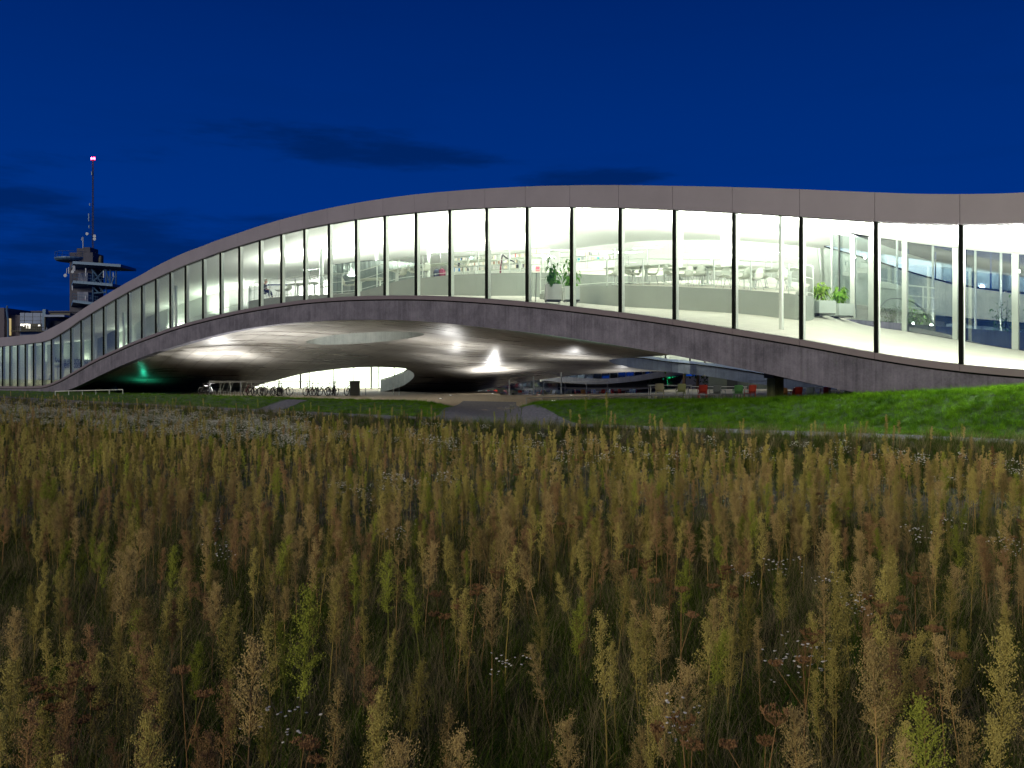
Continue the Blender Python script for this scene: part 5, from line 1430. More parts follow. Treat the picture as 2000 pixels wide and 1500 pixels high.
for x, y, r in ((146,542,.28),(160,535,.26)):
    q = L_(x,y); o_ = MB(); o_.lathe([(.02,0),(r*.6,.04),(r,.16),(r,.22)], n=14); o = tw(o_, 'dish', M['dish']); o.location = (q.x,-3.0,q.z); o.rotation_euler = (R(90),0,0)
mb = MB(); a = L_(156.8,492); b = L_(156.8,461); mb.tube([a+Vector((0,1,0)), b+Vector((0,1,0))], .10, 6); mb.tube([L_(154,468)+Vector((0,1,0)), L_(154,462)+Vector((0,1,0))], .06, 5).tube([L_(154,468)+Vector((0,1,0)), L_(156.8,471)+Vector((0,1,0))], .04, 4); tw(mb, 'roof_aerial', M['dish'])
q = L_(191.5, 519); mb = MB().lathe([(.55,0),(.5,.5),(.38,.6),(.42,1.2),(.24,1.75),(.12,1.85)], (q.x,1,q.z), 10); tw(mb, 'covered_horn_antenna', M['trim'])
mb = MB().lathe([(.3,0),(.28,.5),(.1,.6)], (q.x-.55,1,q.z), 8); tw(mb, 'covered_horn_antenna', M['trim'])

# mast
MS = empty('radio_mast', tp(181.5, 730, 3)); MS.location.z = 0; tag(MS, 'tall thin lattice radio mast with two red lamps at its tip', 'mast')
ml = MS.location.copy(); zt = tp(183, 312, 3).z; zb = 5.0
mb = MB()
for k in range(3):
    a = 2*PI*k/3; mb.tube([(.22*math.cos(a),.22*math.sin(a),zb),(.10*math.cos(a),.10*math.sin(a),zt)], .045, 4)
nz_ = 60
for i in range(nz_):
    z0 = zb+(zt-zb)*i/nz_; z1 = zb+(zt-zb)*(i+1)/nz_; r0 = .22-.12*i/nz_; a = 2*PI*(i%3)/3; b = a+2*PI/3
    mb.tube([(r0*math.cos(a),r0*math.sin(a),z0),(r0*math.cos(b),r0*math.sin(b),z1)], .025, 3)
mb.build('lattice', M['tconc'], MS)
M['redlamp'] = mat('red_obstruction_lamp', (1,.1,.1), .4, emit=(1,0.03,0.10), estr=38)
for dx in (-.23,.23):
    MB().lathe([(.05,0),(.16,.08),(.18,.28),(.1,.42)], n=12).build('red_lamp', M['redlamp'], MS, smooth=True).location = (dx,0,zt)
lamp('mast_light', 'POINT', (0,-.5,zt+.3), 60, (1,.02,.08), .2, parent=MS)
MB().box((0,0,zt-.05), (.7,.3,.08)).build('lamp_bracket', M['tconc'], MS)
for x, y, r in ((174,458,.26),(188.5,462.5,.28),(188.5,468,.28)):
    q = tp(x, y, 3)-ml; o = MB().lathe([(.02,0),(r*.6,.05),(r,.18),(r,.26)], n=14).build('dish', M['dish'], MS); o.location = (q.x,-.5,q.z); o.rotation_euler = (R(90),0,0)
    MB().tube([(0,0,q.z),(q.x,-.3,q.z)], .03, 4).build('dish_arm', M['tconc'], MS)
for x, y, h in ((180.3,339,.6),(176.5,400,.4),(174.5,425,1.4),(175,443,.5)):
    q = tp(x, y, 3)-ml; MB().box((q.x,-.2,q.z), (.16,.12,h)).tube([(0,0,q.z+h*.45),(q.x,-.2,q.z+h*.45)], .025, 4).tube([(0,0,q.z-h*.45),(q.x,-.2,q.z-h*.45)], .025, 4).build('aerial', M['bsteel'], MS)

# low building
LBD = 128.0
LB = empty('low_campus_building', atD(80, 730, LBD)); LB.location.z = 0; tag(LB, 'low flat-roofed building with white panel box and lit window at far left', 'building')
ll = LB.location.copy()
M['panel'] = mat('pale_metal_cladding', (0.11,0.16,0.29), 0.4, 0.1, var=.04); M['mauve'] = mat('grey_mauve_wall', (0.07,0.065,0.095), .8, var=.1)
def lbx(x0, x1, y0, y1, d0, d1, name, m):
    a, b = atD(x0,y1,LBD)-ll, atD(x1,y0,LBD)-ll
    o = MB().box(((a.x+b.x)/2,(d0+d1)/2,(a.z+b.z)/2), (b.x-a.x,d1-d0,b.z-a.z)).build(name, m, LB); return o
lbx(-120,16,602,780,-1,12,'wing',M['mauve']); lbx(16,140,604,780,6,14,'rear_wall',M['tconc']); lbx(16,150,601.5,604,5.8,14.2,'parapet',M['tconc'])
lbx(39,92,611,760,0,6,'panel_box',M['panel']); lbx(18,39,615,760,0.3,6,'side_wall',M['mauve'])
for x in (47.5,63.5,79): lbx(x,x+.5,611.2,636,-.03,0.0,'panel_joint',M['trim'])
for y in (618.5,626): lbx(39,92,y,y+.5,-.03,0.0,'panel_joint',M['trim'])
lbx(90,96,605,640,-1,-.2,'duct',M['bsteel']); lbx(97,136,616,620,-1.5,6,'canopy',M['panel']); lbx(97,99,620,645,-1.5,-1.2,'canopy_post',M['trim'])
lbx(99,140,612,616,-.5,6,'dark_eave',M['trim']); lbx(101,128,626,700,0.2,6,'rear_block',M['tconc'])
w_ = lbx(41,81,632,647,-.08,0.0,'window',M['trim'])
M['litwin'] = mat('lit_window', (1,1,.9), .5, emit=(1,.95,.82), estr=1.6)
for x0,x1,y0,y1 in ((41,45,632.5,636.5),(46.5,56,632.5,634.5),(46.5,48,634.5,638),(52,54,634.5,641),(56.5,60,633,641.5),(75.5,79,634.5,637)):
    o = lbx(x0,x1,y0,y1,-.14,-.085,'lit_pane',M['litwin']); o.parent = w_
mb = MB()
for x in range(32, 92, 4):
    a, b = atD(x,649,LBD)-ll, atD(x,637,LBD)-ll; mb.tube([(a.x,-1,a.z),(b.x,-1,b.z)], .03, 4)
a, b = atD(30,639,LBD)-ll, atD(98,640,LBD)-ll; mb.tube([(a.x,-1,a.z),(b.x,-1,b.z)], .04, 4); mb.build('balcony_rail', M['trim'], LB)
lbx(30,96,646.5,648,-1.2,0,'balcony_slab',M['trim'])
# pole and lit stair slit
sp = empty('flag_pole', atD(16, 730, 124)); sp.location.z = 0; tag(sp, 'pale blue pole with bent tip beside the low building', 'pole')
z1 = atD(14,597,124).z
MB().tube([(0,0,0),(0,0,z1-2.2),(-.2,0,z1-.6),(-.14,0,z1)], .13, 6).build('pole', M['bsteel'], sp)
MB().lathe([(.3,0),(.3,.1),(.15,.15)], n=10).build('base', M['bsteel'], sp)
o = lbx(18,20,622,655,-.3,.25,'lit_stair_slit', mat('warm_slit', (1,.9,.5), .5, emit=(1,.75,.3), estr=.5))
# dark trees behind the court
def far_tree(x, D, h, w, lb, seed):
    r = random.Random(seed); p = gpt(x, D); t = empty('dark_tree', p); tag(t, lb, 'tree', 'trees behind the court')
    MB().tube([(0,0,0),(0.1,0,h*.35),(0,0.1,h*.8)], [.22,.15,.05], 7).build('trunk', M['stemg'], t)
    lf = MB()
    cl = [(r.gauss(0,w*.28), r.gauss(0,w*.28), h*r.uniform(.25,.98)) for _ in range(16)]
    for j in range(900):
        c = r.choice(cl); q = (c[0]+r.gauss(0,w*.12), c[1]+r.gauss(0,w*.12), max(.3, c[2]+r.gauss(0,h*.07)))
        a = r.uniform(0,6.28); leaf(lf, q, (math.cos(a),math.sin(a),r.uniform(-.6,.4)), .4, .22, .4, r)
    lf.build('crown', M['leafdark'], t)
M['leafdark'] = foliage('dark_leaves', (0.012,0.03,0.01), (0.03,0.06,0.02), tr=.2, scale=1)
for i, (x, D, h, w) in enumerate(((1335,98,5,6),(1362,103,5.5,6),(1392,99,4.6,5),(1300,106,4,5))):
    far_tree(x, D, h, w, ['dark tree behind the yellow-green cafe chair','dark tree behind the broad red cafe chair','dark tree behind the grey cafe chair','dark tree behind the cream cafe chair'][i], i+50)
# ================================================================== THE MEADOW
def wmat(n, a, b, tr=0.3): M[n] = foliage(n, a, b, tr=tr, scale=0.9); return M[n]
TONES = {'olive': wmat('olive_panicle', (0.17,0.155,0.04), (0.54,0.475,0.15)), 'lime': wmat('green_panicle', (0.14,0.18,0.025), (0.38,0.43,0.075)),
         'tan': wmat('tan_panicle', (0.21,0.165,0.065), (0.56,0.44,0.19)), 'rust': wmat('russet_panicle', (0.18,0.115,0.055), (0.43,0.285,0.14))}
STEMS = {'olive': wmat('olive_stem', (0.19,0.16,0.045), (0.38,0.30,0.09), .1), 'lime': wmat('green_stem', (0.08,0.10,0.02), (0.2,0.22,0.05), .1),
         'tan': wmat('straw_stem', (0.25,0.165,0.06), (0.46,0.31,0.13), .1), 'rust': wmat('red_stem', (0.17,0.10,0.045), (0.34,0.21,0.095), .1)}
wmat('grass_blade', (0.026,0.052,0.008), (0.10,0.15,0.024), .4); wmat('straw_blade', (0.14,0.12,0.06), (0.32,0.28,0.15), .3)
wmat('lawn_blade', (0.03,0.10,0.006), (0.15,0.32,0.02), .45); wmat('weed_leaf', (0.02,0.05,0.01), (0.06,0.12,0.02), .35)
M['petal'] = mat('white_petal', (0.66,0.66,0.58), .7); M['carrot'] = wmat('dry_umbel', (0.15,0.085,0.04), (0.30,0.18,0.09)); M['yellow'] = mat('yellow_centre', (.5,.35,.03), .7)

def tet(mb, p, r, rg):
    a = rg.uniform(0, 6.28); c, s = math.cos(a)*r, math.sin(a)*r
    x, y, z = p
    mb.add([(x+c,y+s,z-r*.6),(x-s,y+c,z-r*.5),(x-c,y-s,z-r*.4),(x,y,z+r*1.3)], [(0,1,3),(1,2,3),(2,0,3)])
def blade(mb, p, a, ln, w, bend, segs=3, tilt=0.25):
    dx, dy = math.cos(a), math.sin(a); sx, sy = -dy*w/2, dx*w/2
    vs = []; fs = []
    for i in range(segs+1):
        t = i/segs; h = ln*(t-0.45*bend*t*t); o = ln*(tilt*t+bend*0.75*t*t); ww = 1-t*0.95 if t > .3 else 1
        vs += [(p[0]+dx*o-sx*ww, p[1]+dy*o-sy*ww, p[2]+h), (p[0]+dx*o+sx*ww, p[1]+dy*o+sy*ww, p[2]+h)]
    for i in range(segs): a_ = 2*i; fs.append((a_, a_+1, a_+3, a_+2))
    mb.add(vs, fs)
def make_weed(tone, seed, H=1.0, hf=0.50, rad=0.060, nbr=44, nb=34, br=0.0033, stems=1, sway=0.05, shape=1.0):
    rg = random.Random(seed); st_ = MB(); hd = MB()
    for q in range(stems):
        bx_, by_ = (rg.uniform(-.05,.05), rg.uniform(-.05,.05)) if stems > 1 else (0,0)
        h = H*(1 if q == 0 else rg.uniform(.78,.98)); a = rg.uniform(0,6.28); tx, ty = math.cos(a)*sway*h*rg.random()*1.5, math.sin(a)*sway*h*rg.random()*1.5
        def ax(t): return Vector((bx_+tx*t*t, by_+ty*t*t, h*t))
        st_.tube([ax(0), ax(.35), ax(.7), ax(.99)], [.0045,.004,.003,.0012], 4, cap=False)
        # thin drooping leaves along the lower stem
        for k in range(16):
            t = rg.uniform(.08, 1-hf+.15); p = ax(t); blade(st_, p, rg.uniform(0,6.28), rg.uniform(.05,.10), .006, 1.1, 2, .8)
        for k in range(nbr):
            u_ = (k+rg.random())/nbr; t = 1-hf+hf*u_*0.97; p = ax(t)
            prof = (math.sin(PI*min(1,(u_*0.86+0.17)))**0.8)*shape + (1-shape)*0.6
            ln = rad*(0.45+1.0*prof)*rg.uniform(.6,1.15); a = rg.uniform(0,6.28); el = rg.uniform(.55,1.15)
            d = Vector((math.cos(a)*math.cos(el), math.sin(a)*math.cos(el), math.sin(el)))
            L_b = ln/ max(.35, math.cos(el)) * 0.8
            e1 = p+d*L_b*.55; e2 = p+d*L_b+Vector((d.x,d.y,0))*ln*.12
            hd.tube([p, e1, e2], [.0018,.0013,.0008], 3, cap=False)
            for j in range(nb):
                f = rg.uniform(.25,1.0); c = p.lerp(e1, f/.55) if f < .55 else e1.lerp(e2, (f-.55)/.45)
                w = .0055+.0085*f
                c = (c.x+rg.gauss(0,w), c.y+rg.gauss(0,w), c.z+rg.gauss(0,w)*.9)
                tet(hd, c, br*rg.uniform(.7,1.35), rg)
    return st_, hd
class Kind: pass
def weed_proto(tone, seed, **k):
    st_, hd = make_weed(tone, seed, **k)
    s = st_.build('meadow_weed', STEMS[tone]); h = hd.build('seed_head', TONES[tone], s)
    return s, h
WP = []   # (tone, stem, head)
sd = 100
for tone, specs in (('olive', [dict(), dict(H=1.05,rad=.046), dict(H=.95,hf=.56,rad=.072,nbr=62), dict(H=1.1,rad=.042,hf=.46)]),
                    ('lime', [dict(H=1.08,rad=.070,nbr=62,hf=.48), dict(H=1.0,rad=.05,hf=.5)]),
                    ('tan', [dict(), dict(H=1.0,rad=.068,hf=.42,nbr=60), dict(H=.9,rad=.078,hf=.5,nbr=64), dict(H=1.05,rad=.044,hf=.5)]),
                    ('rust', [dict(H=.92,rad=.062), dict(H=.85,rad=.066,nbr=56), dict(H=.98,rad=.048,hf=.55)])):
    for s_ in specs:
        sd += 1; WP.append((tone,)+weed_proto(tone, sd, **s_))
FP = []   # lighter far ones, shown at some distance
for tone in ('olive','olive','lime','tan','tan','rust','rust'):
    sd += 1; FP.append((tone,)+weed_proto(tone, sd, nbr=30, nb=9, br=.0088, hf=.46, rad=.052 if sd % 2 else .042, H=random.Random(sd).uniform(.85,1.08)))

TN = {'olive': 'olive-green', 'lime': 'fresh green', 'tan': 'straw-tan', 'rust': 'russet-brown'}
def field_ok(X, Y, m=None):
    u, v = uv_of(X, Y); x = 1000+F*X/Y
    if m is None: m = 1.2
    return v < PVX(max(-900, min(2600, x)))-m
usedW = {}
def put_weed(proto, X, Y, sc, rz, tx, ty, label, group, dz=0.0):
    tone, s, h = proto
    if id(s) not in usedW: usedW[id(s)] = 1; o = s
    else:
        o = link(s.copy()); c = link(h.copy()); c.parent = o
    o.location = (X, Y, ground(X, Y)-0.02+dz); o.rotation_euler = (tx, ty, rz); o.scale = (sc,)*3
    tag(o, label, 'weed', group); return o
indiv = []
GW = 'tall feathery weeds in the near meadow'
# the ones that stand out in the photograph: pixel of the tip, kind
HERO = [(588,1152,4,1.22,'fattest fresh green plume left of the picture centre'),(482,1262,7,1.2,'broad straw-tan double plume at lower left'),(665,1102,8,1.05,'tall straw-tan plume beside the fat green one'),(288,1392,2,1.1,'olive plume with a brown base at the bottom left'),(1632,1148,2,1.2,'large olive plume at lower right'),(1717,1232,0,1.1,'slender olive plume right of the large olive one'),(1946,1222,2,1.2,'tall broad olive plume at the right edge'),(1822,1372,4,1.05,'bright green-yellow plume at the bottom right'),(1884,1385,6,1.0,'tan open plume beside the bottom right green one'),(1745,1440,6,0.9,'low tan plume at the bottom right'),(252,1272,0,1.0,'slim olive plume at lower left'),(1380,1212,0,1.05,'olive plume at lower right of centre'),(1188,1188,3,1.05,'slim plume right of centre'),(985,1062,3,1.15,'very tall slim plume near the middle'),(960,1150,7,1.0,'clustered plume below the middle'),(320,1260,2,0.95,'short olive plume left of the tan double plume'),(760,1075,4,1.0,'green plume above centre left'),(905,868,5,1.1,'green plume standing over the meadow at centre'),(1490,1000,3,1.05,'leaning slim plume right of centre'),(1250,905,3,1.1,'slender pale plume right of centre, high up'),(1300,1330,8,.95,'reddish-tan clump at the bottom centre right'),(885,1430,8,.95,'tan clump at the bottom centre'),(50,1370,10,1.0,'russet clump at the bottom left corner'),(120,1375,11,.95,'second russet clump at the bottom left'),(10,1290,2,1.0,'olive plume cut by the left edge'),(430,1320,10,1.0,'russet plume left of the tan double plume'),(735,1360,0,.95,'olive plume at the bottom left of centre'),(1110,1400,8,.9,'tan clump right of the bottom centre'),(1960,1400,1,1.0,'olive pair at the bottom right corner'),(1560,1380,8,.95,'tan clump at the bottom right of centre'),(455,1190,0,1.05,'green-olive plume left of the fat green one'),(560,1215,4,.8,'small fresh green plume left of the fat one'),(1185,800,0,1.0,'small pale plume rising before the lawn'),(1145,805,5,.95,'second small plume rising before the lawn')]
def dist_for(x, y, h):
    D = 8.0
    for _ in range(30):
        X = (x-1000)/F*D; g = ground(X, D); D = max(3.0, 0.5*D+0.5*(EYE-(g+h))*F/(y-HOR))
    return (x-1000)/F*D, D
taken = []
hmap = {4: 4}
for (x, y, pi, sc, lb) in HERO:
    pr = WP[pi]; H = max(v.co.z for v in pr[1].data.vertices)*sc
    X, Y = dist_for(x, y, H); rz = rnd.uniform(0, 6.28)
    put_weed(pr, X, Y, sc, rz, rnd.uniform(-.03,.03), rnd.uniform(-.03,.03), TN[pr[0]]+' feathery weed, '+lb, GW); taken.append((X, Y))
def tone_pick(X, Y, rg):
    n = noise.noise(Vector((X*.35, Y*.28, 1.7)))+0.5*noise.noise(Vector((X*1.1, Y*.9, 5)))
    left = 1-sstep(-6, 4, X*6/max(Y,4))
    w = {'olive': 2.8+1.4*sstep(9,22,Y)+1.6*n, 'lime': .7+.5*n, 'tan': 2.2-1.0*n, 'rust': .8+.8*left-1.6*n-.9*sstep(9, 22, Y)}
    ks = list(w); return rg.choices(ks, [max(.1, w[k]) for k in ks])[0]
# random fill; the nearest 270 are individuals, the rest one mass
pts = []
rg = random.Random(21)
Ymax = 62
tries = 0
while tries < 36000:
    tries += 1
    Y = math.sqrt(rg.uniform(2.6**2, Ymax**2)); X = rg.uniform(-1, 1)*(.62*Y+5.0)
    if rg.random() > (.62*Y+5.0)/(.62*Y)*.62 and Y > 12: continue
    if not field_ok(X, Y): continue
    d = 0.5+0.5*noise.noise(Vector((X*.55, Y*.45, 9.0)))+0.35*noise.noise(Vector((X*2.1, Y*1.7, 2.0)))
    if Y < 9: d = d*0.8
    if Y > 14: d = d*0.85-0.03
    if rg.random() > 0.30+1.15*d: continue
    px, py = 1000+F*X/Y, HOR+(EYE-ground(X, Y)-.9)*F/Y
    if py > 1560 and abs(X) < .6*Y: continue
    if Y < 8 and any((X-a)**2+(Y-b)**2 < 0.12**2*1.5 for a, b in taken): continue
    taken.append((X, Y)) if Y < 8 else None
    pts.append((X, Y))
inside_ = lambda p: abs(p[0]) < .6*p[1] and p[1] > 3.2
pts.sort(key=lambda p: (not inside_(p), p[1]))
LM = [(588,1152,'the fat green plume'),(482,1262,'the tan double plume'),(665,1102,'the tall straw plume beside the fat green one'),(288,1392,'the brown-based plume at bottom left'),(1632,1148,'the large olive plume at lower right'),(1717,1232,'the slender plume at lower right'),(1946,1222,'the broad plume at the right edge'),(1822,1372,'the bright plume at bottom right'),(252,1272,'the slim plume at lower left'),(1380,1212,'the olive plume right of centre'),(1188,1188,'the slim plume right of centre'),(985,1062,'the very tall central plume'),(960,1150,'the clustered central plume'),(760,1075,'the green plume above centre left'),(1300,1330,'the reddish clump at bottom centre right'),(885,1430,'the tan clump at bottom centre'),(50,1370,'the russet clump in the left corner'),(870,1160,'the wide flat umbel'),(1110,1400,'the tan clump right of bottom centre'),(1560,1380,'the tan clump right of centre at the bottom'),(1850,1235,'the fist-like umbel'),(1395,1118,'the cup-shaped umbel right of the middle')]
wseen = {}
def near_word(X, Y, sc, ty, t):
    px, py = 1000+F*X/Y, HOR+(EYE-ground(X, Y)-.95*sc)*F/Y
    c = sorted(LM, key=lambda q: (q[0]-px)**2+(q[1]-py)**2)
    size = 'short' if sc < .82 else 'tall' if sc > .98 else 'mid-height'
    lean = 'right-leaning' if ty > .035 else 'left-leaning' if ty < -.035 else 'upright'
    for q in c[:7]:
        dx, dy = px-q[0], py-q[1]; a = math.degrees(math.atan2(dy, dx)) % 360
        d = ['right of','below right of','below','below left of','left of','above left of','above','above right of'][int((a+22.5)//45) % 8]
        dd = '' if math.hypot(dx, dy) < 130 else 'well '
        s_ = '%s %s %s weed %s%s %s' % (size, lean, TN[t], dd, d, q[2])
        if s_ not in wseen and len(s_.split()) <= 16: wseen[s_] = 1; return s_
    return s_
def place_word(X, Y):
    px = 1000+F*X/Y
    a = 'left' if px < 667 else 'middle' if px < 1333 else 'right'
    b = 'bottom' if Y < 6 else 'lower' if Y < 7.2 else 'upper'
    return {'bottom': 'in the nearest row, ', 'lower': 'in the second belt of stalks, ', 'upper': 'behind the nearest stalks, '}[b]+{'left':'towards the left','middle':'around the middle','right':'towards the right'}[a]
NI = 262
byt = {}
for i, w in enumerate(WP): byt.setdefault(w[0], []).append(w)
for (X, Y) in pts[:NI]:
    t = tone_pick(X, Y, rg); pr = rg.choice(byt[t])
    sc_ = rg.uniform(.68,1.08); ty_ = rg.gauss(0,.06) if rg.random() > .07 else rg.choice((-1,1))*rg.uniform(.2,.45)
    put_weed(pr, X, Y, sc_, 0 if rg.random() < 0 else rg.uniform(-.6,.6), rg.gauss(0,.05), ty_, near_word(X, Y, sc_, ty_, t), GW)
rest = pts[NI:]
far_used = 0
for i, pr in enumerate(FP):      # the lighter ones stand in the mass themselves
    if id(pr[1]) not in usedW:
        c = rest[len(rest)//3+i*37]; put_weed(pr, c[0], c[1], 1.0, 0.5*i, 0, 0, TN[pr[0]]+' feathery weed far out in the meadow, '+('on the left','left of centre','at centre','right of centre','on the right','far right','far left')[i], 'tall feathery weeds further out')
for pr in WP:
    if id(pr[1]) not in usedW:
        c = rest[len(usedW)]; put_weed(pr, c[0], c[1], 1.0, 0, 0, 0, TN[pr[0]]+' feathery weed just behind the near stalks', GW)

# ---- other plants
def make_daisy(seed, H=.75, n=16, r=.0075, spread=.13):
    rg = random.Random(seed); st_ = MB(); fl = MB(); lv = MB()
    for q in range(3):
        a = rg.uniform(0,6.28); top = Vector((math.cos(a)*.07, math.sin(a)*.07, H*rg.uniform(.7,.8)))
        st_.tube([(0,0,0), top*.5, top], [.003,.0025,.002], 4, cap=False)
        for k in range(8):
            p = top*rg.uniform(.15,.8); blade(lv, p, rg.uniform(0,6.28), rg.uniform(.05,.09), .014, .6, 2, .7)
        for k in range(n//3+1):
            a = rg.uniform(0,6.28); e = top+Vector((math.cos(a)*spread*rg.random(), math.sin(a)*spread*rg.random(), H*rg.uniform(.08,.26)))
            st_.tube([top*rg.uniform(.7,1), e], [.0015,.001], 3, cap=False)
            m = 8; R_ = r*rg.uniform(.8,1.3); n0 = len(fl.v)
            tl_ = Vector((rg.uniform(-.3,.3), rg.uniform(-.3,.3), 0))
            ring = [(e.x+R_*math.cos(2*PI*j/m), e.y+R_*math.sin(2*PI*j/m), e.z+tl_.x*R_*math.cos(2*PI*j/m)+tl_.y*R_*math.sin(2*PI*j/m)+R_*.25) for j in range(m)]
            fl.add(ring+[(e.x,e.y,e.z+R_*.5),(e.x,e.y,e.z-R_*.4)], [(j,(j+1)%m,m) for j in range(m)]+[((j+1)%m,j,m+1) for j in range(m)])
    return st_, lv, fl
DP = []
for i in range(6):
    a, b, c = make_daisy(300+i, H=(.75,.85,.65,.8,.85,.75)[i], r=(.0075,.0075,.0095,.0095,.017,.015)[i], n=(18,24,18,24,24,26)[i], spread=(.13,.13,.2,.2,.22,.26)[i])
    s = a.build('daisy_plant', M['grass_blade']); l = b.build('leaves', M['weed_leaf'], s); f = c.build('blossoms', M['petal'], s)
    DP.append((s, l, f))
def make_tuft(seed, n, ln, w, m, name, spread=.05, bend=(.2,1.0), kids=None):
    rg = random.Random(seed); mb = MB()
    for k in range(n):
        a = rg.uniform(0,6.28); r = spread*math.sqrt(rg.random()); b_ = rg.uniform(0,6.28)
        blade(mb, (math.cos(b_)*r, math.sin(b_)*r, 0), a, ln*rg.uniform(.5,1.1), w*rg.uniform(.7,1.2), rg.uniform(*bend), 3, rg.uniform(.05,.35))
    return mb.build(name, m)
TP = [make_tuft(401,26,.42,.008,M['grass_blade'],'grass_tuft'), make_tuft(402,30,.55,.007,M['grass_blade'],'grass_tuft',.09), make_tuft(403,16,.62,.005,M['straw_blade'],'straw_tuft',.08), make_tuft(404,20,.35,.010,M['weed_leaf'],'grass_tuft',.08,(.6,1.3))]
LP = [make_tuft(411,34,.13,.006,M['lawn_blade'],'lawn_tuft',.09,(.2,.9)), make_tuft(412,34,.17,.007,M['lawn_blade'],'lawn_tuft',.10,(.3,1.1)), make_tuft(413,26,.26,.007,M['lawn_blade'],'lawn_tuft',.09,(.3,1.2))]
def make_carrot(seed, H=.85):
    rg = random.Random(seed); st_ = MB(); hds = []
    tx, ty = rg.uniform(-.12,.12), rg.uniform(-.12,.12); tops = [(Vector((tx,ty,H)), rg.uniform(.05,.075), rg.random() < .55)]
    st_.tube([(0,0,0),(tx*.3,ty*.3,H*.5),(tx,ty,H)], [.0035,.003,.002], 5, cap=False)
    for k in range(rg.randint(0,2)):
        b = Vector((tx*.4,ty*.4,H*.55)); e = b+Vector((rg.uniform(-.15,.15), rg.uniform(-.15,.15), H*rg.uniform(.25,.38))); st_.tube([b, e], [.0025,.0015], 4, cap=False); tops.append((e, rg.uniform(.035,.06), rg.random() < .6))
    for e, r, cup in tops:
        hd = MB(); hds.append(hd)
        for j in range(30):
            a = rg.uniform(0,6.28); q = math.sqrt(rg.random()); hz = (.055+.03*q if cup else .028) 
            p = e+Vector((math.cos(a)*r*q, math.sin(a)*r*q, hz+rg.gauss(0,.004)))
            hd.tube([e, e.lerp(p,.6)+Vector((math.cos(a)*r*q*.25, math.sin(a)*r*q*.25,-.004)), p], [.0012,.001,.0008], 3, cap=False)
            for m_ in range(5): tet(hd, (p.x+rg.gauss(0,.006), p.y+rg.gauss(0,.006), p.z+rg.gauss(0,.003)), .0048, rg)
    return st_, hds
CPt = []
for i in range(4):
    a, b = make_carrot(500+i, (.85,.95,.75,.9)[i]); s = a.build('wild_carrot', STEMS['rust']); CPt.append((s,)+tuple(q.build('seed_umbel', M['carrot'], s) for q in b))
uC = set()
def put_multi(pr, X, Y, sc, rz, label, cat, group, tilt=.08):
    if id(pr[0]) not in uC: uC.add(id(pr[0])); o = pr[0]
    else:
        o = link(pr[0].copy())
        for c in pr[1:]: q = link(c.copy()); q.parent = o
    o.location = (X, Y, ground(X, Y)-.02); o.rotation_euler = (rg.gauss(0,tilt), rg.gauss(0,tilt), rz); o.scale = (sc,)*3
    return tag(o, label, cat, group)
CAR = [(1395,1118,'flat brown umbel right of the middle'),(1430,1110,'wide cup-shaped brown umbel right of the middle'),(1690,1165,'narrow brown umbel cup, left of a russet group'),(1735,1205,'orange-brown cup on a red stem at lower right'),(1790,1140,'broad russet umbel, highest of the lower right group'),(1850,1235,'tight russet umbel curled like a fist at lower right'),(870,1160,'wide flat brown umbel at the middle left'),(905,1155,'flat brown umbel touching the wide one'),(935,1130,'curled brown umbel above the wide flat pair'),(1330,1150,'small closed umbel left of the flat one'),(60,1330,'low brown umbel at lower left'),(110,1325,'low brown umbel beside the first at lower left'),(150,1345,'reddish flat umbel at lower left'),(1185,880,'small flat umbel high on a thin stem'),(1300,870,'brown disc umbel high at right of the middle'),(1130,885,'round seed head on a bent stem'),(1050,895,'round pale seed head near the middle'),(1020,910,'second round pale seed head near the middle'),(1110,1010,'umbel on a long bare stem at the middle'),(1290,1110,'little brown umbel at right of the middle'),(1570,1260,'tiny orange umbel at lower right'),(370,1310,'dull brown umbel left of the tan double plume'),(560,1445,'low brown umbel near the bottom'),(1350,1410,'broad pale brown umbel near the bottom right'),(1480,1405,'flat tan umbel near the bottom right'),(1215,1065,'ball-like closed umbel on a tall stem'),(1610,965,'small russet umbel high at right'),(1650,975,'grey-brown umbel high at right'),(1990,1030,'brown umbel cut by the right edge')]
for i, (x, y, lb) in enumerate(CAR):
    pr = CPt[i % 4]; sc = 1.0
    H = (.85,.95,.75,.9)[i % 4]*sc; X, Y = dist_for(x, y, H); put_multi(pr, X, Y, sc, rg.uniform(0,6.28), 'dry wild carrot: '+lb, 'wildflower', 'dry wild carrot seed heads', .05)
DS = [(150,800,'on the far left margin'),(230,796,'on the far left margin, second'),(545,1325,'at lower left of centre'),(700,935,'left of centre'),(720,945,'left of centre, second'),(1970,1020,'largest white cluster at the right edge'),(1945,1010,'white cluster left of the one at the right edge'),(1520,1060,'right of centre'),(1620,1075,'in the right third'),(1680,1120,'in the right third, lower'),(1540,1230,'at lower right'),(1590,1210,'at lower right beside the first'),(1460,1070,'right of the middle'),(430,1030,'in the left third'),(410,990,'in the left third, upper'),(830,810,'beside the entrance path'),(1000,808,'on the edge of the entrance path'),(1015,805,'dense white heads before the gravel path'),(985,815,'low white heads before the gravel path'),(780,1005,'left of the middle'),(1000,1220,'below the middle'),(1360,1310,'flat white head at lower right of centre'),(1850,985,'right third, upper'),(1790,1000,'right third, upper left')]
for i, (x, y, lb) in enumerate(DS):
    pr = DP[4+i] if i < 2 else DP[i % 4]; H = (.95,1.05,.85,1.0)[i % 4]; X, Y = dist_for(x, y, H*.95); put_multi(pr, X, Y, 1.0, rg.uniform(0,6.28), 'white-flowered wild plant '+lb, 'wildflower', 'white-flowered plants standing out of the meadow', .05)
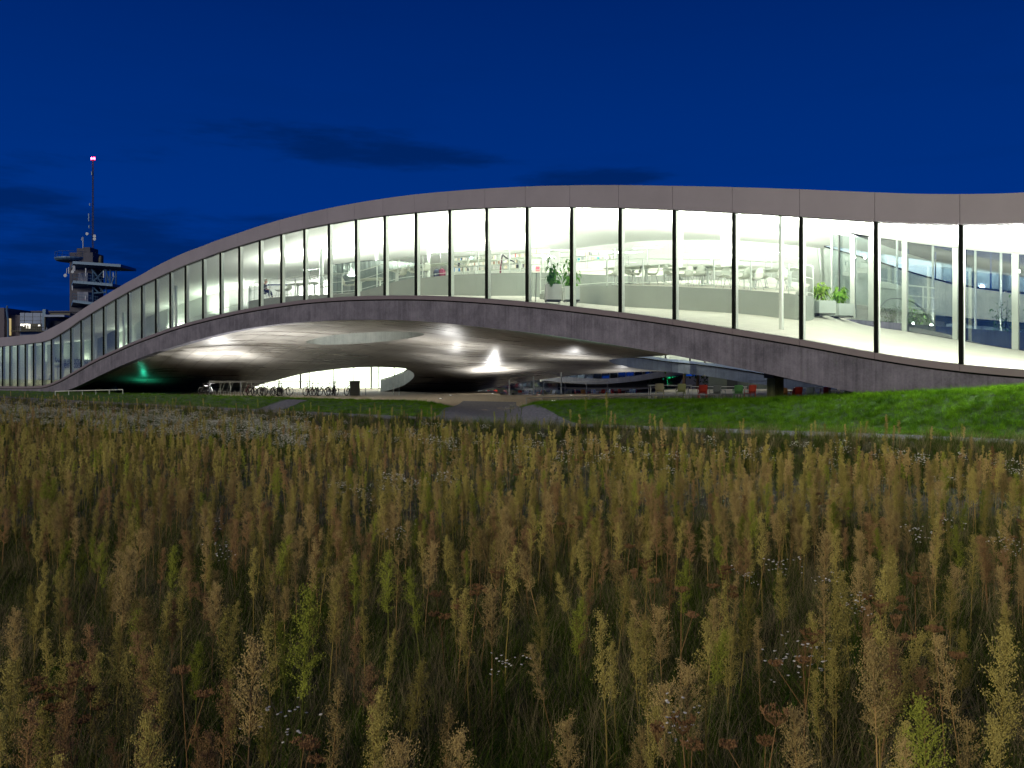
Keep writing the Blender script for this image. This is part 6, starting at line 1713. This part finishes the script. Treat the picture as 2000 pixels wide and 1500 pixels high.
# a handful of tufts as things of their own (the rest of the sward is one mass)
for i, (p_, x, y, lb) in enumerate(((0,640,1440,'fresh green grass tuft at the bottom left of centre'),(1,860,1240,'dark green leafy tuft below the middle'),(2,1830,1150,'arching straw tuft at lower right'),(3,1780,1420,'broad-bladed green tuft at the bottom right'))):
    o = TP[p_]; X, Y = dist_for(x, y, .3); o.location = (X, Y, ground(X, Y)); o.name = 'grass_tuft'; tag(o, lb, 'grass', 'single grass tufts in the near meadow'); o.scale = (1.15,)*3
for i, (x, v, lb) in enumerate(((1960,-1.2,'bright grass tuft on the bank crest at the right edge'),(1700,-2.4,'grass tuft in the middle of the bright bank'),(1890,-.8,'tall grass tuft against the concrete slab edge'))):
    X, Y = xy(x, v); o = LP[i]; o.location = (X, Y, ground(X, Y)); o.name = 'grass_tuft'; tag(o, lb, 'grass', 'single grass tufts on the bank')

def scatter(name, pts, protos, smin, smax, tilt, seed, label):
    """one object: geometry nodes put the standing plants' meshes on every point"""
    me = bpy.data.meshes.new(name); me.vertices.add(len(pts))
    me.vertices.foreach_set('co', np.array([(x, y, ground(x, y)-.02) for x, y in pts], dtype=np.float32).ravel())
    o = link(bpy.data.objects.new(name, me))
    ng = bpy.data.node_groups.new(name, 'GeometryNodeTree')
    ng.interface.new_socket('Geometry', in_out='INPUT', socket_type='NodeSocketGeometry'); ng.interface.new_socket('Geometry', in_out='OUTPUT', socket_type='NodeSocketGeometry')
    n = ng.nodes.new; l = ng.links.new
    gi = n('NodeGroupInput'); go = n('NodeGroupOutput'); iop = n('GeometryNodeInstanceOnPoints'); jn = n('GeometryNodeJoinGeometry')
    for grp in protos:
        j = n('GeometryNodeJoinGeometry')
        for ob in grp:
            oi = n('GeometryNodeObjectInfo'); oi.transform_space = 'ORIGINAL'; oi.inputs['Object'].default_value = ob; l(oi.outputs['Geometry'], j.inputs[0])
        gt = n('GeometryNodeGeometryToInstance'); l(j.outputs[0], gt.inputs[0]); l(gt.outputs[0], jn.inputs[0])
    l(gi.outputs[0], iop.inputs['Points']); l(jn.outputs[0], iop.inputs['Instance'])
    iop.inputs['Pick Instance'].default_value = True
    ri = n('FunctionNodeRandomValue'); ri.data_type = 'INT'; ri.inputs[4].default_value = 0; ri.inputs[5].default_value = len(protos)-1; ri.inputs['Seed'].default_value = seed
    rv = n('FunctionNodeRandomValue'); rv.data_type = 'FLOAT_VECTOR'; rv.inputs[0].default_value = (-tilt,-tilt,0); rv.inputs[1].default_value = (tilt,tilt,6.283); rv.inputs['Seed'].default_value = seed+1
    rs = n('FunctionNodeRandomValue'); rs.data_type = 'FLOAT'; rs.inputs[2].default_value = smin; rs.inputs[3].default_value = smax; rs.inputs['Seed'].default_value = seed+2
    l(ri.outputs[2], iop.inputs['Instance Index']); l(rv.outputs[0], iop.inputs['Rotation']); l(rs.outputs[1], iop.inputs['Scale'])
    l(iop.outputs[0], go.inputs[0])
    md = o.modifiers.new('scatter', 'NODES'); md.node_group = ng
    tag(o, label, None, None, 'stuff'); o['category'] = 'vegetation'
    return o
def margin(p):
    u, v = uv_of(*p); return v-PVX(max(-900, min(2600, 1000+F*p[0]/p[1])))
marg = [p for p in rest if margin(p) > -3.1]; rest = [p for p in rest if margin(p) <= -3.1]
near = [p for p in rest if p[1] < 15]; farp = [p for p in rest if p[1] >= 15]
tb = {'olive': [], 'lime': [], 'tan': [], 'rust': []}; tf = {'olive': [], 'lime': [], 'tan': [], 'rust': []}
for p in near: tb[tone_pick(*p, rg)].append(p)
for p in farp: tf[tone_pick(*p, rg)].append(p)
scatter('margin_weeds', [p for i, p in enumerate(marg) if i % 3], [(s_, h_) for tn, s_, h_ in FP if tn != 'rust'], .40, .78, .12, 41, 'low weeds and seedlings on the rim of the gravel path')
# white flowers take over part of the far left margin and some patches
white = []
for t in tf:
    kp = []
    for (X, Y) in tf[t]:
        u, v = uv_of(X, Y); x = 1000+F*X/Y; pv = PVX(max(-900,min(2600,x)))
        near_path = v > pv-8.5
        wpatch = (x < 600 and near_path and rg.random() < .55) or (near_path and rg.random() < .06) or noise.noise(Vector((X*.3,Y*.3,44))) > .5
        (white if wpatch else kp).append((X, Y))
    tf[t] = kp
sd = 1
for t in tb:
    scatter('meadow_weeds_mass', tb[t], [(s, h) for tn, s, h in WP if tn == t], .70, 1.08, .09, sd, TN[t]+' feathery weeds crowding the meadow behind the near ones'); sd += 5
    scatter('meadow_weeds_mass', tf[t], [(s, h) for tn, s, h in FP if tn == t], .52, 1.05, .10, sd, TN[t]+' feathery weeds of the far meadow'); sd += 5
for i in range(750):
    x = rg.uniform(-60, 600) if rg.random() < .87 else rg.uniform(-60, 2050); pv = PVX(x)
    v = pv-2.2-abs(rg.gauss(0, 2.4)); X, Y = xy(x, v)
    white.append((X, Y))
scatter('white_flower_mass', white, DP[4:], .62, 1.0, .1, 61, 'haze of small white blossoms along the gravel path and in patches')
gp_ = []
while len(gp_) < 27000:
    Y = math.sqrt(rg.uniform(3.0**2, 52**2)) if rg.random() < .6 else rg.uniform(3, 14); X = rg.uniform(-1,1)*(.62*Y+4.0)
    if field_ok(X, Y, 0.7): gp_.append((X, Y))
for i in range(5200):
    x = rg.uniform(-60, 2080); v = PVX(x)-0.72-rg.random()*2.6; gp_.append(xy(x, v))
scatter('meadow_grass', gp_, [(TP[0],),(TP[1],),(TP[3],),(TP[2],),(TP[2],)], .55, 1.1, .12, 71, 'dark green and straw grass growing between the weeds')
lp1 = []; lp2 = []
while len(lp1) < 17500:
    x = rg.uniform(-60, 2450); v = rg.uniform(PVX(x)+.78, 1.2)
    if rg.random() > min(1, 30/Dv(x, v)+.2): continue
    X, Y = xy(x, v)
    if v > -4.9 and ENL(v)+rg.gauss(2,7) < x < ENR(v)+rg.gauss(-2,7): continue
    ts_ = (v+5.7)/4.4
    if 0 <= ts_ <= 1 and abs(x-(520+ts_*62)) < 24: continue
    lp1.append((X, Y))
    if x > 1300 and rg.random() < .25 or (v > -.6 and rg.random() < .12): lp2.append((X, Y))
scatter('lawn_grass', lp1, [(LP[0],),(LP[1],)], .7, 1.2, .15, 81, 'short green lawn grass on the banks before the building')
scatter('lawn_grass', lp2, [(LP[2],)], .7, 1.25, .2, 83, 'taller ragged grass on the bank crest')
for nm in ('lawn',): pass
